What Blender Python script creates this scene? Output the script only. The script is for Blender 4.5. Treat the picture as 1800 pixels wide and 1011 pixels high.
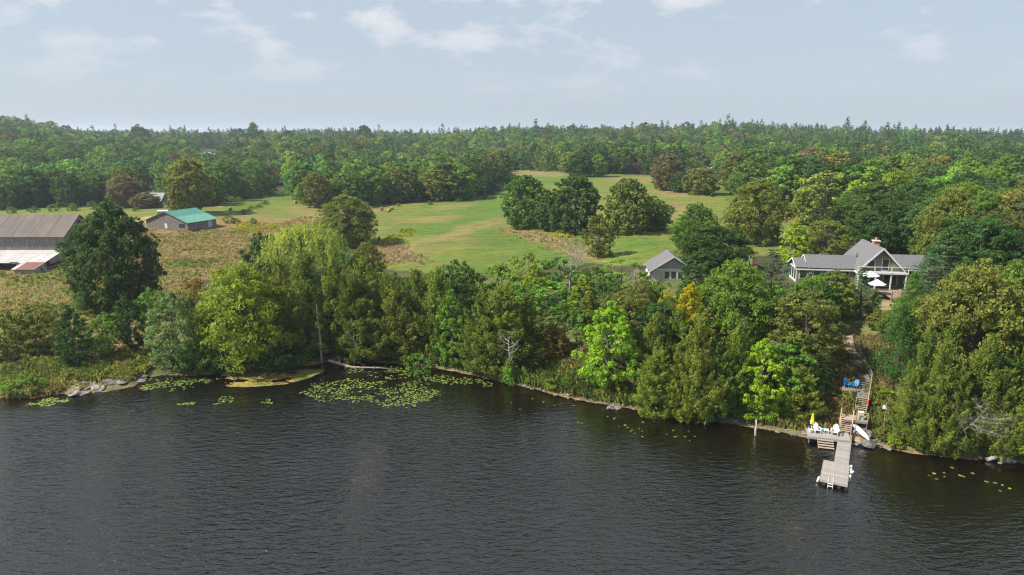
import bpy, math, random
import numpy as np
from mathutils import Vector, Matrix

# ------------------------------------------------------------------ camera, sky, sun, exposure
for o in list(bpy.data.objects):
    bpy.data.objects.remove(o)
SC = bpy.context.scene
COL = SC.collection
F_PX, CAM_H, PITCH = 1216.0, 35.0, math.radians(12.65)      # focal length in photograph pixels, drone height, tilt
cam_d = bpy.data.cameras.new('camera')
cam_d.sensor_fit = 'HORIZONTAL'; cam_d.sensor_width = 36.0
cam_d.lens = 36.0 * F_PX / 1800.0
cam_d.clip_start = 0.5; cam_d.clip_end = 20000
cam = bpy.data.objects.new('camera', cam_d); COL.objects.link(cam)
cam.location = (0, 0, CAM_H); cam.rotation_euler = (math.radians(90) - PITCH, 0, 0)
SC.camera = cam

SUN_EL, SUN_AZ = math.radians(46), math.radians(258)        # azimuth clockwise from +Y: sun on the left, a little behind the camera
world = bpy.data.worlds.new('World'); SC.world = world; world.use_nodes = True
wn, wl = world.node_tree.nodes, world.node_tree.links
wn.clear()
w_out = wn.new('ShaderNodeOutputWorld'); w_bg = wn.new('ShaderNodeBackground')
w_sky = wn.new('ShaderNodeTexSky'); w_sky.sky_type = 'NISHITA'; w_sky.sun_disc = False
w_sky.sun_elevation = SUN_EL; w_sky.sun_rotation = SUN_AZ
w_sky.altitude = 100; w_sky.air_density = 1.0; w_sky.dust_density = 1.6; w_sky.ozone_density = 3.0
w_bg.inputs['Strength'].default_value = 0.064
w_tc = wn.new('ShaderNodeTexCoord')
w_veil = wn.new('ShaderNodeMix'); w_veil.data_type = 'RGBA'
w_veil.inputs[0].default_value = 0.8; w_veil.inputs[7].default_value = (4.45, 5.15, 5.9, 1)
wl.new(w_sky.outputs[0], w_veil.inputs[6])
w_sep = wn.new('ShaderNodeSeparateXYZ'); wl.new(w_tc.outputs['Generated'], w_sep.inputs[0])
w_map = wn.new('ShaderNodeMapping'); w_map.inputs['Scale'].default_value = (1, 1, 2.4)
w_map.inputs['Location'].default_value = (0.37, 0.1, 0.0)
wl.new(w_tc.outputs['Generated'], w_map.inputs[0])
w_no = wn.new('ShaderNodeTexNoise'); w_no.inputs['Scale'].default_value = 8.5; w_no.inputs['Detail'].default_value = 7
w_no.inputs['Roughness'].default_value = 0.58
wl.new(w_map.outputs[0], w_no.inputs['Vector'])
w_cr = wn.new('ShaderNodeValToRGB'); w_cr.color_ramp.elements[0].position = 0.51; w_cr.color_ramp.elements[1].position = 0.66
wl.new(w_no.outputs['Fac'], w_cr.inputs[0])
w_mr = wn.new('ShaderNodeMapRange'); w_mr.inputs[1].default_value = 0.04; w_mr.inputs[2].default_value = 0.15
w_mr.inputs[3].default_value = 0.0; w_mr.inputs[4].default_value = 0.85
wl.new(w_sep.outputs['Z'], w_mr.inputs[0])
w_mul = wn.new('ShaderNodeMath'); w_mul.operation = 'MULTIPLY'
wl.new(w_cr.outputs[0], w_mul.inputs[0]); wl.new(w_mr.outputs[0], w_mul.inputs[1])
w_cl = wn.new('ShaderNodeMix'); w_cl.data_type = 'RGBA'
w_cl.inputs[7].default_value = (6.6, 6.6, 6.9, 1)
wl.new(w_mul.outputs[0], w_cl.inputs[0]); wl.new(w_veil.outputs[2], w_cl.inputs[6])
wl.new(w_cl.outputs[2], w_bg.inputs['Color']); wl.new(w_bg.outputs[0], w_out.inputs['Surface'])

sun_d = bpy.data.lights.new('sun', 'SUN'); sun_d.energy = 5.0; sun_d.angle = math.radians(2.0); sun_d.color = (1.0, 0.94, 0.84)
sun = bpy.data.objects.new('sun', sun_d); COL.objects.link(sun)
sdir = Vector((math.sin(SUN_AZ) * math.cos(SUN_EL), math.cos(SUN_AZ) * math.cos(SUN_EL), math.sin(SUN_EL)))
sun.rotation_euler = sdir.to_track_quat('Z', 'Y').to_euler(); sun.location = sdir * 300
SC.view_settings.view_transform = 'Standard'; SC.view_settings.look = 'None'
SC.view_settings.gamma = 1.0; SC.view_settings.use_curve_mapping = False
SC.view_settings.exposure = 1.0
SC.render.engine = 'CYCLES'
SC.cycles.max_bounces = 8; SC.cycles.diffuse_bounces = 6; SC.cycles.glossy_bounces = 3
SC.cycles.transmission_bounces = 4; SC.cycles.transparent_max_bounces = 8; SC.cycles.volume_bounces = 0
SC.cycles.use_denoising = True; SC.cycles.denoiser = 'OPENIMAGEDENOISE'; SC.cycles.denoising_prefilter = 'NONE'; SC.cycles.denoising_input_passes = 'RGB_ALBEDO_NORMAL'
SC.cycles.filter_width = 1.2; SC.cycles.sample_clamp_direct = 3.0; SC.cycles.sample_clamp_indirect = 4.0

# ------------------------------------------------------------------ pixels and ground
SP, CP = math.sin(PITCH), math.cos(PITCH)
def ray(px, py):
    u = (px - 900.0) / F_PX; v = (505.5 - py) / F_PX
    return np.array([u, CP + v * SP, -SP + v * CP])
def pix(px, py, h=0.0):
    d = ray(px, py); t = (h - CAM_H) / d[2]
    return np.array([d[0] * t, d[1] * t, h])
def project(x, y, z):
    zz = z - CAM_H
    dep = y * CP - zz * SP; up = y * SP + zz * CP
    dep = np.where(dep < 1e-3, 1e-3, dep)
    return 900 + F_PX * x / dep, 505.5 - F_PX * up / dep, dep
def sstep(a, b, x):
    t = np.clip((x - a) / (b - a), 0, 1); return t * t * (3 - 2 * t)
def _hash(ix, iy, s):
    n = (ix.astype(np.int64) * 374761393 + iy.astype(np.int64) * 668265263 + s * 1442695041) & 0x7fffffff
    n = ((n ^ (n >> 13)) * 1274126177) & 0x7fffffff
    return ((n ^ (n >> 16)) & 0xffff) / 65535.0
def vnoise(x, y, s=0):
    x = np.asarray(x, float); y = np.asarray(y, float)
    ix = np.floor(x); iy = np.floor(y); fx = x - ix; fy = y - iy
    fx = fx * fx * (3 - 2 * fx); fy = fy * fy * (3 - 2 * fy)
    a = _hash(ix, iy, s); b = _hash(ix + 1, iy, s); c = _hash(ix, iy + 1, s); d = _hash(ix + 1, iy + 1, s)
    return (a * (1 - fx) + b * fx) * (1 - fy) + (c * (1 - fx) + d * fx) * fy
def fbm(x, y, s=0, o=4):
    r = 0; a = 0.5; t = 0
    for i in range(o):
        r = r + a * vnoise(np.asarray(x) * 2 ** i, np.asarray(y) * 2 ** i, s + i); t += a; a *= 0.5
    return r / t
def in_poly(px, py, poly):
    px = np.asarray(px, float); py = np.asarray(py, float); r = np.zeros(px.shape, bool); n = len(poly)
    for i in range(n):
        x0, y0 = poly[i]; x1, y1 = poly[(i + 1) % n]
        if y0 == y1: continue
        c = ((y0 > py) != (y1 > py)) & (px < (x1 - x0) * (py - y0) / (y1 - y0) + x0)
        r ^= c
    return r

SHORE_PX = [(0, 702), (60, 698), (110, 692), (180, 690), (235, 680), (262, 664), (300, 660), (380, 657), (480, 651), (545, 642), (600, 634),
            (690, 637), (760, 646), (800, 653), (850, 664), (900, 675), (960, 690), (1040, 708), (1110, 720), (1160, 727), (1220, 735),
            (1270, 742), (1330, 753), (1400, 765), (1440, 768), (1500, 769), (1545, 783), (1600, 796), (1660, 803), (1730, 808), (1800, 815)]
SHORE = np.array([pix(x, y)[:2] for x, y in SHORE_PX])
SHORE = np.vstack([[-900, 60], [-260, 72], [-120, SHORE[0][1] - 2], SHORE, [80, SHORE[-1][1] - 4], [130, 52], [240, 38], [900, -60]])
def shore_dist(x, y):
    x = np.asarray(x, float); y = np.asarray(y, float); best = np.full(x.shape, 1e9)
    for i in range(len(SHORE) - 1):
        ax, ay = SHORE[i]; bx, by = SHORE[i + 1]; dx, dy = bx - ax, by - ay
        t = np.clip(((x - ax) * dx + (y - ay) * dy) / (dx * dx + dy * dy), 0, 1)
        best = np.minimum(best, np.hypot(x - ax - t * dx, y - ay - t * dy))
    return np.where(y > np.interp(x, SHORE[:, 0], SHORE[:, 1]), best, -best)

SKY_PX = [(-900, 212), (-200, 212), (0, 213), (60, 217), (110, 225), (200, 231), (300, 233), (400, 234), (500, 230), (640, 228), (760, 231), (900, 229),
          (1100, 227), (1200, 226), (1300, 220), (1400, 226), (1500, 230), (1600, 234), (1800, 239), (2400, 236)]
STAIR_PX = [(1511, 727, 2.25), (1516, 699, 3.9), (1519, 683, 4.15), (1521, 669, 4.95), (1516, 656, 5.2), (1510, 643, 5.95),
            (1503, 632, 6.2), (1498, 621, 6.8), (1494, 607, 7.1), (1490, 590, 7.5)]
STAIR = np.array([pix(*p) for p in STAIR_PX])
def terrain(x, y):
    x = np.asarray(x, float); y = np.asarray(y, float)
    d = shore_dist(x, y) + (fbm(x * 0.35, y * 0.35, 5, 3) - 0.5) * 1.6
    B = np.interp(x, [-300, -120, -62, -30, 0, 22, 34, 80, 140, 400], [2.5, 2.2, 2.0, 3.6, 4.6, 6.3, 7.8, 8.6, 8.0, 6.0])
    W = np.interp(x, [-120, -60, -30, 0, 30, 36, 60, 100], [40, 34, 22, 20, 17, 14, 15, 18])
    r = np.hypot(x, y)
    px, py, dep = project(x, y, 10.0)
    hf = CAM_H - 20.0 + (232.6 - np.interp(np.where(y > 10, px, 900), [p[0] for p in SKY_PX], [p[1] for p in SKY_PX])) / F_PX * 1000
    land = B * sstep(0, 1, d / W) + 0.35 * (1 - np.exp(-np.maximum(d, 0) / 0.7))
    und = sstep(40, 160, d) * (1.6 * np.sin(x / 47 + 1.3) * np.sin(y / 61 + 0.4) + 1.1 * np.sin(x / 90 - y / 70))
    bump = (fbm(x / 6, y / 6, 9, 3) - 0.5) * 0.7 * sstep(0, 6, d) * (1 - sstep(60, 120, d))
    hf = hf + (fbm(x / 150, y / 150, 81, 3) - 0.5) * 24
    t = sstep(430, 1000, r) * (y > 0)
    land = land + und + bump + t * (hf - B)
    land = land - sstep(1050, 2500, r) * 10 * (y > 0)
    bed = -np.minimum(5.0, 0.05 + np.interp(x, [0, 25, 35], [0.2, 0.13, 0.11]) * np.maximum(-d, 0)) 
    h = np.where(d > 0, land, bed)
    # the bank is dug to carry the stairs
    best = np.full(x.shape, 1e9); hh = np.zeros(x.shape)
    for i in range(len(STAIR) - 1):
        a = STAIR[i]; b = STAIR[i + 1]; dx, dy = b[0] - a[0], b[1] - a[1]
        tt = np.clip(((x - a[0]) * dx + (y - a[1]) * dy) / (dx * dx + dy * dy), 0, 1)
        q = np.hypot(x - a[0] - tt * dx, y - a[1] - tt * dy)
        hh = np.where(q < best, a[2] + tt * (b[2] - a[2]) - 0.55, hh); best = np.minimum(best, q)
    k = 1 - sstep(1.0, 3.5, best)
    return h * (1 - k) + hh * k
def ground(px, py):
    d = ray(px, py); t = np.concatenate([np.linspace(45, 260, 1400), np.linspace(260.5, 2500, 2600)])
    X, Y, Z = d[0] * t, d[1] * t, CAM_H + d[2] * t
    below = Z < np.maximum(terrain(X, Y), 0)
    i = int(np.argmax(below)) if below.any() else len(t) - 1
    return np.array([X[i], Y[i], max(float(terrain(X[i:i+1], Y[i:i+1])[0]), 0.0)])
def gh(x, y):
    return float(terrain(np.array([x]), np.array([y]))[0])

# ------------------------------------------------------------------ materials
def newmat(name):
    m = bpy.data.materials.new(name); m.use_nodes = True; n = m.node_tree.nodes; n.clear()
    return m, n, m.node_tree.links
def mat(name, col, rough=0.7, var=0.12, scale=3.0, spec=0.3, metal=0.0, stretch=(1, 1, 1), bump=0.0, col2=None, objvar=0.0, coord='Object'):
    m, n, l = newmat(name)
    out = n.new('ShaderNodeOutputMaterial'); b = n.new('ShaderNodeBsdfPrincipled'); l.new(b.outputs[0], out.inputs[0])
    b.inputs['Roughness'].default_value = rough; b.inputs['Specular IOR Level'].default_value = spec; b.inputs['Metallic'].default_value = metal
    tc = n.new('ShaderNodeTexCoord'); mp = n.new('ShaderNodeMapping'); mp.inputs['Scale'].default_value = stretch
    l.new(tc.outputs[coord], mp.inputs[0])
    no = n.new('ShaderNodeTexNoise'); no.inputs['Scale'].default_value = scale; no.inputs['Detail'].default_value = 5; no.inputs['Roughness'].default_value = 0.65
    l.new(mp.outputs[0], no.inputs['Vector'])
    cr = n.new('ShaderNodeValToRGB'); cr.color_ramp.elements[0].position = 0.32; cr.color_ramp.elements[1].position = 0.68
    c2 = col2 or tuple(min(1, c * (1 + 2 * var)) for c in col); c1 = col if col2 else tuple(c * (1 - 2 * var) for c in col)
    cr.color_ramp.elements[0].color = (*c1, 1); cr.color_ramp.elements[1].color = (*c2, 1)
    l.new(no.outputs['Fac'], cr.inputs[0]); src = cr.outputs[0]
    if objvar:
        oi = n.new('ShaderNodeObjectInfo'); mr = n.new('ShaderNodeMapRange'); mr.inputs[3].default_value = 1 - objvar; mr.inputs[4].default_value = 1 + objvar
        l.new(oi.outputs['Random'], mr.inputs[0]); mx = n.new('ShaderNodeVectorMath'); mx.operation = 'SCALE'
        l.new(src, mx.inputs[0]); l.new(mr.outputs[0], mx.inputs['Scale']); src = mx.outputs[0]
    l.new(src, b.inputs['Base Color'])
    if bump:
        bp = n.new('ShaderNodeBump'); bp.inputs['Strength'].default_value = bump; bp.inputs['Distance'].default_value = 0.05
        l.new(no.outputs['Fac'], bp.inputs['Height']); l.new(bp.outputs[0], b.inputs['Normal'])
    return m
def leafmat(name, instancer, trans=0.5):
    m, n, l = newmat(name)
    out = n.new('ShaderNodeOutputMaterial')
    if instancer:
        a = n.new('ShaderNodeAttribute'); a.attribute_type = 'INSTANCER'; a.attribute_name = 'col'; base = a.outputs['Color']
    else:
        a = n.new('ShaderNodeObjectInfo'); base = a.outputs['Color']
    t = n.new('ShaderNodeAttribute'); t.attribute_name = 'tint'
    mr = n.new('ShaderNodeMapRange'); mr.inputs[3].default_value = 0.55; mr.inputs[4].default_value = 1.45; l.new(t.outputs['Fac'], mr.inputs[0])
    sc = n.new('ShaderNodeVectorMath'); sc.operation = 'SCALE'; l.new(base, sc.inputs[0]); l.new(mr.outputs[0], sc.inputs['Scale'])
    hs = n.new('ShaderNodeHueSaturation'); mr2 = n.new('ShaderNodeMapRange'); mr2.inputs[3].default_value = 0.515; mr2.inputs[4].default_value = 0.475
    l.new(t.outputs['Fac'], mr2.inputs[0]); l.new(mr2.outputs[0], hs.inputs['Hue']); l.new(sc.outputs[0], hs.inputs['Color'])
    p = n.new('ShaderNodeBsdfPrincipled'); p.inputs['Roughness'].default_value = 0.6; p.inputs['Specular IOR Level'].default_value = 0.12
    l.new(hs.outputs[0], p.inputs['Base Color'])
    tr = n.new('ShaderNodeBsdfTranslucent'); l.new(hs.outputs[0], tr.inputs['Color'])
    mx = n.new('ShaderNodeMixShader'); mx.inputs[0].default_value = trans
    l.new(p.outputs[0], mx.inputs[1]); l.new(tr.outputs[0], mx.inputs[2]); l.new(mx.outputs[0], out.inputs[0])
    return m
M = {}
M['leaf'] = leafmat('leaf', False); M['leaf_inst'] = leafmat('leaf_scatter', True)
M['bark'] = mat('bark', (0.10, 0.08, 0.06), 0.9, 0.25, 6, stretch=(1, 1, 0.25))
M['bark_pale'] = mat('bark_pale', (0.30, 0.28, 0.25), 0.85, 0.25, 5)
M['dead'] = mat('dead_wood', (0.26, 0.24, 0.215), 0.85, 0.2, 4)
M['driftwood'] = mat('driftwood', (0.25, 0.19, 0.15), 0.85, 0.25, 3)
M['rock'] = mat('rock', (0.13, 0.125, 0.125), 0.85, 0.3, 2.2, bump=0.4, objvar=0.3)
M['rock_warm'] = mat('rock_warm', (0.165, 0.135, 0.115), 0.9, 0.25, 2.5, bump=0.4, objvar=0.3)
M['plank'] = mat('dock_plank', (0.25, 0.226, 0.21), 0.8, 0.10, 2.5, stretch=(0.6, 9, 3), objvar=0.16)
M['step'] = mat('step_board', (0.30, 0.235, 0.18), 0.8, 0.10, 2.5, stretch=(0.6, 9, 3), objvar=0.1)
M['post'] = mat('cedar_post', (0.31, 0.20, 0.125), 0.8, 0.12, 3, stretch=(4, 4, 0.5), objvar=0.1)
M['oldwood'] = mat('weathered_stair', (0.15, 0.14, 0.13), 0.85, 0.15, 3, stretch=(1, 6, 2), objvar=0.15)
M['white'] = mat('white_paint', (0.55, 0.55, 0.545), 0.45, 0.03, 2, spec=0.4)
M['chairwhite'] = mat('white_plastic', (0.62, 0.63, 0.64), 0.35, 0.02, 2, spec=0.5)
M['hull'] = mat('white_hull', (0.48, 0.50, 0.52), 0.4, 0.06, 1.5, spec=0.5)
M['blue'] = mat('blue_plastic', (0.025, 0.15, 0.33), 0.45, 0.08, 2, spec=0.4)
M['teal'] = mat('teal_plastic', (0.05, 0.35, 0.5), 0.45, 0.1, 2)
M['yellow'] = mat('yellow_canvas', (0.55, 0.47, 0.015), 0.8, 0.06, 4)
M['red'] = mat('red_cloth', (0.55, 0.03, 0.03), 0.8, 0.08, 4)
M['shingle'] = mat('grey_shingle', (0.11, 0.108, 0.115), 0.9, 0.22, 7, bump=0.3)
M['shingle_green'] = mat('grey_green_shingle', (0.20, 0.24, 0.22), 0.9, 0.12, 4)
M['siding'] = mat('sage_siding', (0.15, 0.16, 0.105), 0.75, 0.05, 2, stretch=(0.3, 0.3, 8))
M['siding_grey'] = mat('grey_green_siding', (0.24, 0.26, 0.22), 0.75, 0.05, 2, stretch=(0.3, 0.3, 8))
M['cream'] = mat('cream_siding', (0.40, 0.385, 0.33), 0.7, 0.05, 2)
M['brick'] = mat('brick_red', (0.42, 0.18, 0.12), 0.9, 0.15, 9)
M['brick_cap'] = mat('chimney_cap', (0.5, 0.45, 0.4), 0.9, 0.08, 4)
M['canvas'] = mat('white_canvas', (0.62, 0.61, 0.59), 0.8, 0.03, 3)
M['deckwood'] = mat('deck_wood', (0.25, 0.175, 0.13), 0.8, 0.12, 3, objvar=0.1)
M['darkmetal'] = mat('dark_metal', (0.035, 0.035, 0.04), 0.5, 0.1, 3)
M['barnwood'] = mat('barn_board', (0.085, 0.08, 0.078), 0.9, 0.2, 2.2, stretch=(2.5, 2.5, 0.22), col2=(0.26, 0.25, 0.24))
M['barnwood2'] = mat('dark_barn_board', (0.07, 0.062, 0.058), 0.9, 0.2, 3, stretch=(0.25, 0.25, 3), col2=(0.20, 0.18, 0.168))
M['rustroof'] = mat('rusty_roof', (0.07, 0.062, 0.060), 0.8, 0.2, 0.30, stretch=(1.6, 0.5, 0.5), col2=(0.125, 0.092, 0.075), spec=0.35)
M['whiteroof'] = mat('white_metal_roof', (0.30, 0.29, 0.285), 0.5, 0.08, 0.6, spec=0.4, objvar=0.06, col2=(0.42, 0.41, 0.40))
M['redroof'] = mat('red_roof', (0.15, 0.065, 0.055), 0.75, 0.12, 2)
M['shedwall'] = mat('shed_wall', (0.27, 0.25, 0.22), 0.85, 0.1, 2)
M['tealroof'] = mat('teal_metal_roof', (0.05, 0.185, 0.145), 0.45, 0.07, 0.5, spec=0.45)
M['tealroof2'] = mat('faded_teal_roof', (0.105, 0.265, 0.21), 0.5, 0.06, 0.5, spec=0.4)
M['hay'] = mat('hay', (0.24, 0.17, 0.085), 0.95, 0.2, 5, bump=0.6)
M['blackwrap'] = mat('black_wrap', (0.015, 0.015, 0.018), 0.4, 0.1, 3)
M['bluewhite'] = mat('blue_white_metal', (0.33, 0.42, 0.48), 0.4, 0.05, 2)
M['pad'] = mat('lily_pad', (0.135, 0.18, 0.03), 0.45, 0.15, 3, objvar=0.3, spec=0.4)
M['pole'] = mat('utility_pole', (0.45, 0.40, 0.36), 0.85, 0.1, 2)
M['void'] = mat('shade_black', (0.02, 0.018, 0.016), 0.9, 0.1, 2)  # near-black colour stands in for unlit space behind boards, in openings, under deck
m, n, l = newmat('window_glass')
o_ = n.new('ShaderNodeOutputMaterial'); b_ = n.new('ShaderNodeBsdfPrincipled'); b_.inputs['Base Color'].default_value = (0.03, 0.035, 0.04, 1)
b_.inputs['Roughness'].default_value = 0.06; b_.inputs['Specular IOR Level'].default_value = 0.8; l.new(b_.outputs[0], o_.inputs[0]); M['glass'] = m
m, n, l = newmat('rail_glass')
o_ = n.new('ShaderNodeOutputMaterial'); b_ = n.new('ShaderNodeBsdfGlossy'); b_.inputs['Roughness'].default_value = 0.05
t_ = n.new('ShaderNodeBsdfTransparent'); t_.inputs[0].default_value = (0.92, 0.95, 0.95, 1); x_ = n.new('ShaderNodeMixShader'); x_.inputs[0].default_value = 0.16
l.new(t_.outputs[0], x_.inputs[1]); l.new(b_.outputs[0], x_.inputs[2]); l.new(x_.outputs[0], o_.inputs[0]); M['railglass'] = m

# ------------------------------------------------------------------ mesh helpers
class MB:
    def __init__(s): s.v = []; s.f = []
    def add(s, vs, fs):
        k = len(s.v); s.v += [tuple(map(float, p)) for p in vs]; s.f += [tuple(i + k for i in f) for f in fs]; return s
    def box(s, x0, x1, y0, y1, z0, z1, T=None):
        vs = [(x0, y0, z0), (x1, y0, z0), (x1, y1, z0), (x0, y1, z0), (x0, y0, z1), (x1, y0, z1), (x1, y1, z1), (x0, y1, z1)]
        if T is not None: vs = [T @ Vector(p) for p in vs]
        return s.add(vs, [(3, 2, 1, 0), (4, 5, 6, 7), (0, 1, 5, 4), (1, 2, 6, 5), (2, 3, 7, 6), (3, 0, 4, 7)])
    def beam(s, a, b, w, h=None, up=(0, 0, 1)):
        a = Vector(a); b = Vector(b); d = (b - a); L = d.length; d.normalize(); u = Vector(up)
        if abs(d.dot(u)) > 0.97: u = Vector((0, 1, 0))
        r = d.cross(u).normalized(); u = r.cross(d); h = h or w
        vs = [p + r * sx * w / 2 + u * sz * h / 2 for p in (a, b) for sx, sz in ((-1, -1), (1, -1), (1, 1), (-1, 1))]
        return s.add(vs, [(0, 1, 2, 3), (7, 6, 5, 4), (0, 4, 5, 1), (1, 5, 6, 2), (2, 6, 7, 3), (3, 7, 4, 0)])
    def slab(s, quad, th):
        q = [Vector(p) for p in quad]; nn = (q[1] - q[0]).cross(q[3] - q[0]).normalized() * th
        vs = q + [p + nn for p in q]
        return s.add(vs, [(3, 2, 1, 0), (4, 5, 6, 7), (0, 1, 5, 4), (1, 2, 6, 5), (2, 3, 7, 6), (3, 0, 4, 7)])
    def prism(s, poly, d):
        p = [Vector(q) for q in poly]; d = Vector(d); n_ = len(p); vs = p + [q + d for q in p]
        return s.add(vs, [tuple(range(n_))[::-1], tuple(range(n_, 2 * n_))] + [(i, (i + 1) % n_, n_ + (i + 1) % n_, n_ + i) for i in range(n_)])
    def tube(s, pts, rad, n_=6):
        pts = [Vector(p) for p in pts]; k = len(s.v); prev = None
        for i, p in enumerate(pts):
            d = (pts[min(i + 1, len(pts) - 1)] - pts[max(i - 1, 0)]).normalized()
            a = Vector((1, 0, 0)) if abs(d.x) < 0.8 else Vector((0, 1, 0))
            u = d.cross(a).normalized(); w = d.cross(u)
            for j in range(n_):
                t = 2 * math.pi * j / n_; s.v.append(tuple(p + (u * math.cos(t) + w * math.sin(t)) * rad[i]))
        for i in range(len(pts) - 1):
            for j in range(n_):
                a = k + i * n_ + j; b = k + i * n_ + (j + 1) % n_; s.f.append((a, b, b + n_, a + n_))
        s.f.append(tuple(k + j for j in range(n_))[::-1]); s.f.append(tuple(k + (len(pts) - 1) * n_ + j for j in range(n_)))
        return s
    def lathe(s, prof, n_=12, c=(0, 0, 0)):
        k = len(s.v)
        for r, z in prof:
            for j in range(n_):
                t = 2 * math.pi * j / n_; s.v.append((c[0] + r * math.cos(t), c[1] + r * math.sin(t), c[2] + z))
        for i in range(len(prof) - 1):
            for j in range(n_):
                a = k + i * n_ + j; b = k + i * n_ + (j + 1) % n_; s.f.append((a, b, b + n_, a + n_))
        s.f.append(tuple(k + j for j in range(n_))[::-1]); s.f.append(tuple(k + (len(prof) - 1) * n_ + j for j in range(n_)))
        return s
    def mesh(s, name):
        me = bpy.data.meshes.new(name); me.from_pydata(s.v, [], s.f); me.update(); return me
    def build(s, name, m, parent=None, smooth=False):
        me = s.mesh(name); me.materials.append(M[m] if isinstance(m, str) else m)
        if smooth: me.polygons.foreach_set('use_smooth', [True] * len(me.polygons))
        return link(name, me, parent)
def link(name, me, parent=None):
    o = bpy.data.objects.new(name, me); COL.objects.link(o)
    if parent is not None: o.parent = parent
    return o
def tag(o, label=None, cat=None, group=None, kind=None):
    if label: o['label'] = label
    if cat: o['category'] = cat
    if group: o['group'] = group
    if kind: o['kind'] = kind
    return o
def thing(name, loc, label, cat, group=None, rz=0.0):
    o = bpy.data.objects.new(name, None); COL.objects.link(o); o.empty_display_size = 0.3
    o.location = loc; o.rotation_euler = (0, 0, rz)
    return tag(o, label, cat, group)
def npmesh(name, co, faces4, tint=None):
    me = bpy.data.meshes.new(name); nv = len(co); nf = len(faces4)
    me.vertices.add(nv); me.vertices.foreach_set('co', np.ascontiguousarray(co, np.float32).ravel())
    k = faces4.shape[1]
    me.loops.add(nf * k); me.loops.foreach_set('vertex_index', np.ascontiguousarray(faces4, np.int32).ravel())
    me.polygons.add(nf); me.polygons.foreach_set('loop_start', np.arange(0, nf * k, k, dtype=np.int32))
    if tint is not None:
        at = me.attributes.new('tint', 'FLOAT', 'POINT'); at.data.foreach_set('value', np.ascontiguousarray(tint, np.float32))
    me.update(calc_edges=True); me.validate()
    return me
def color_attr(me, name, arr):
    at = me.attributes.new(name, 'FLOAT_COLOR', 'POINT')
    a = np.ones((len(arr), 4), np.float32); a[:, :arr.shape[1]] = arr; at.data.foreach_set('color', a.ravel())

# ------------------------------------------------------------------ the ground
CLEAR = [(380, 362), (425, 352), (470, 344), (532, 331), (534, 362), (600, 364), (690, 360), (790, 354), (870, 342), (884, 322), (884, 297), (1000, 304), (1150, 309),
         (1290, 317), (1300, 355), (1385, 362), (1425, 364), (1425, 392), (1430, 445), (1300, 452), (1200, 462), (1090, 468), (1040, 462), (980, 470), (880, 478), (760, 482),
         (650, 470), (620, 432), (560, 440), (440, 470), (330, 500), (300, 540), (260, 640), (180, 690), (0, 700), (-200, 700), (-200, 372), (0, 369), (180, 362), (250, 368)]
def make_rings():
    r = [8, 20, 34]; 
    while r[-1] < 6500:
        x = r[-1]
        s = 0.03 if x < 62 else (0.0095 if x < 150 else (0.013 if x < 420 else (0.03 if x < 1500 else 0.1)))
        r.append(x * (1 + s))
    return np.array(r)
AZ = np.radians(np.concatenate([np.linspace(-180, -50, 40)[:-1], np.linspace(-50, -42, 16)[:-1], np.linspace(-42, 42, 420)[:-1], np.linspace(42, 50, 16)[:-1], np.linspace(50, 180, 40)[:-1]]))
RINGS = make_rings()
def polar(rings):
    R, A = np.meshgrid(rings, AZ, indexing='ij'); X = R * np.sin(A); Y = R * np.cos(A)
    nr, na = R.shape; i, j = np.meshgrid(np.arange(nr - 1), np.arange(na), indexing='ij')
    a = i * na + j; b = i * na + (j + 1) % na
    faces = np.stack([a, b, b + na, a + na], -1).reshape(-1, 4)
    return X.ravel(), Y.ravel(), faces
gx, gy, gf = polar(RINGS)
gz = terrain(gx, gy)
ppx, ppy, pdep = project(gx, gy, gz)
front = (gy > 20)
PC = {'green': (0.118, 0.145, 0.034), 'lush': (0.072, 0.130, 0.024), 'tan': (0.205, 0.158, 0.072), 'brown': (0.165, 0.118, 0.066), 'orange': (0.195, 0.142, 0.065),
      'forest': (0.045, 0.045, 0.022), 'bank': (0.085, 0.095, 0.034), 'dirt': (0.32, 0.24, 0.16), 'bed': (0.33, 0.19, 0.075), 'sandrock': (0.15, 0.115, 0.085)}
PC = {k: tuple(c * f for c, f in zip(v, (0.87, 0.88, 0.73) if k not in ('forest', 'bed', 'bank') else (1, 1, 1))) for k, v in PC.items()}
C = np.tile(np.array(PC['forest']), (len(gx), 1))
def blend(c, w):
    global C
    C = C * (1 - w[:, None]) + np.array(c)[None] * w[:, None]
d_sh = shore_dist(gx, gy)
n1 = fbm(gx / 14, gy / 22, 21, 4); n2 = fbm(gx / 5, gy / 8, 33, 4); n3 = fbm(gx / 60, gy / 90, 41, 3); n4 = fbm(gx / 30, gy / 7, 55, 4)
inclear = in_poly(ppx, ppy, CLEAR) & front
soft = np.where(inclear, 1.0, 0.0)
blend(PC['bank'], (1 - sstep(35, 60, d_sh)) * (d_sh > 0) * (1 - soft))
blend(PC['green'], soft)
meadow = soft * sstep(690, 600, ppx + 0.0 * ppy) * sstep(377, 388, ppy)
blend(PC['orange'], meadow * sstep(0.36, 0.56, n1) * 0.95)
blend(PC['brown'], meadow * sstep(0.52, 0.68, n2) * 0.6)
blend((0.13, 0.15, 0.04), meadow * sstep(0.55, 0.66, n3 * 0.5 + n4 * 0.5) * 0.8)
field = soft * (1 - sstep(690, 600, ppx) * sstep(377, 388, ppy))
blend(PC['tan'], field * sstep(0.50, 0.68, n4 * 0.6 + n1 * 0.4) * 0.55)
blend(PC['lush'], field * sstep(0.42, 0.6, n3) * 0.8)
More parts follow.
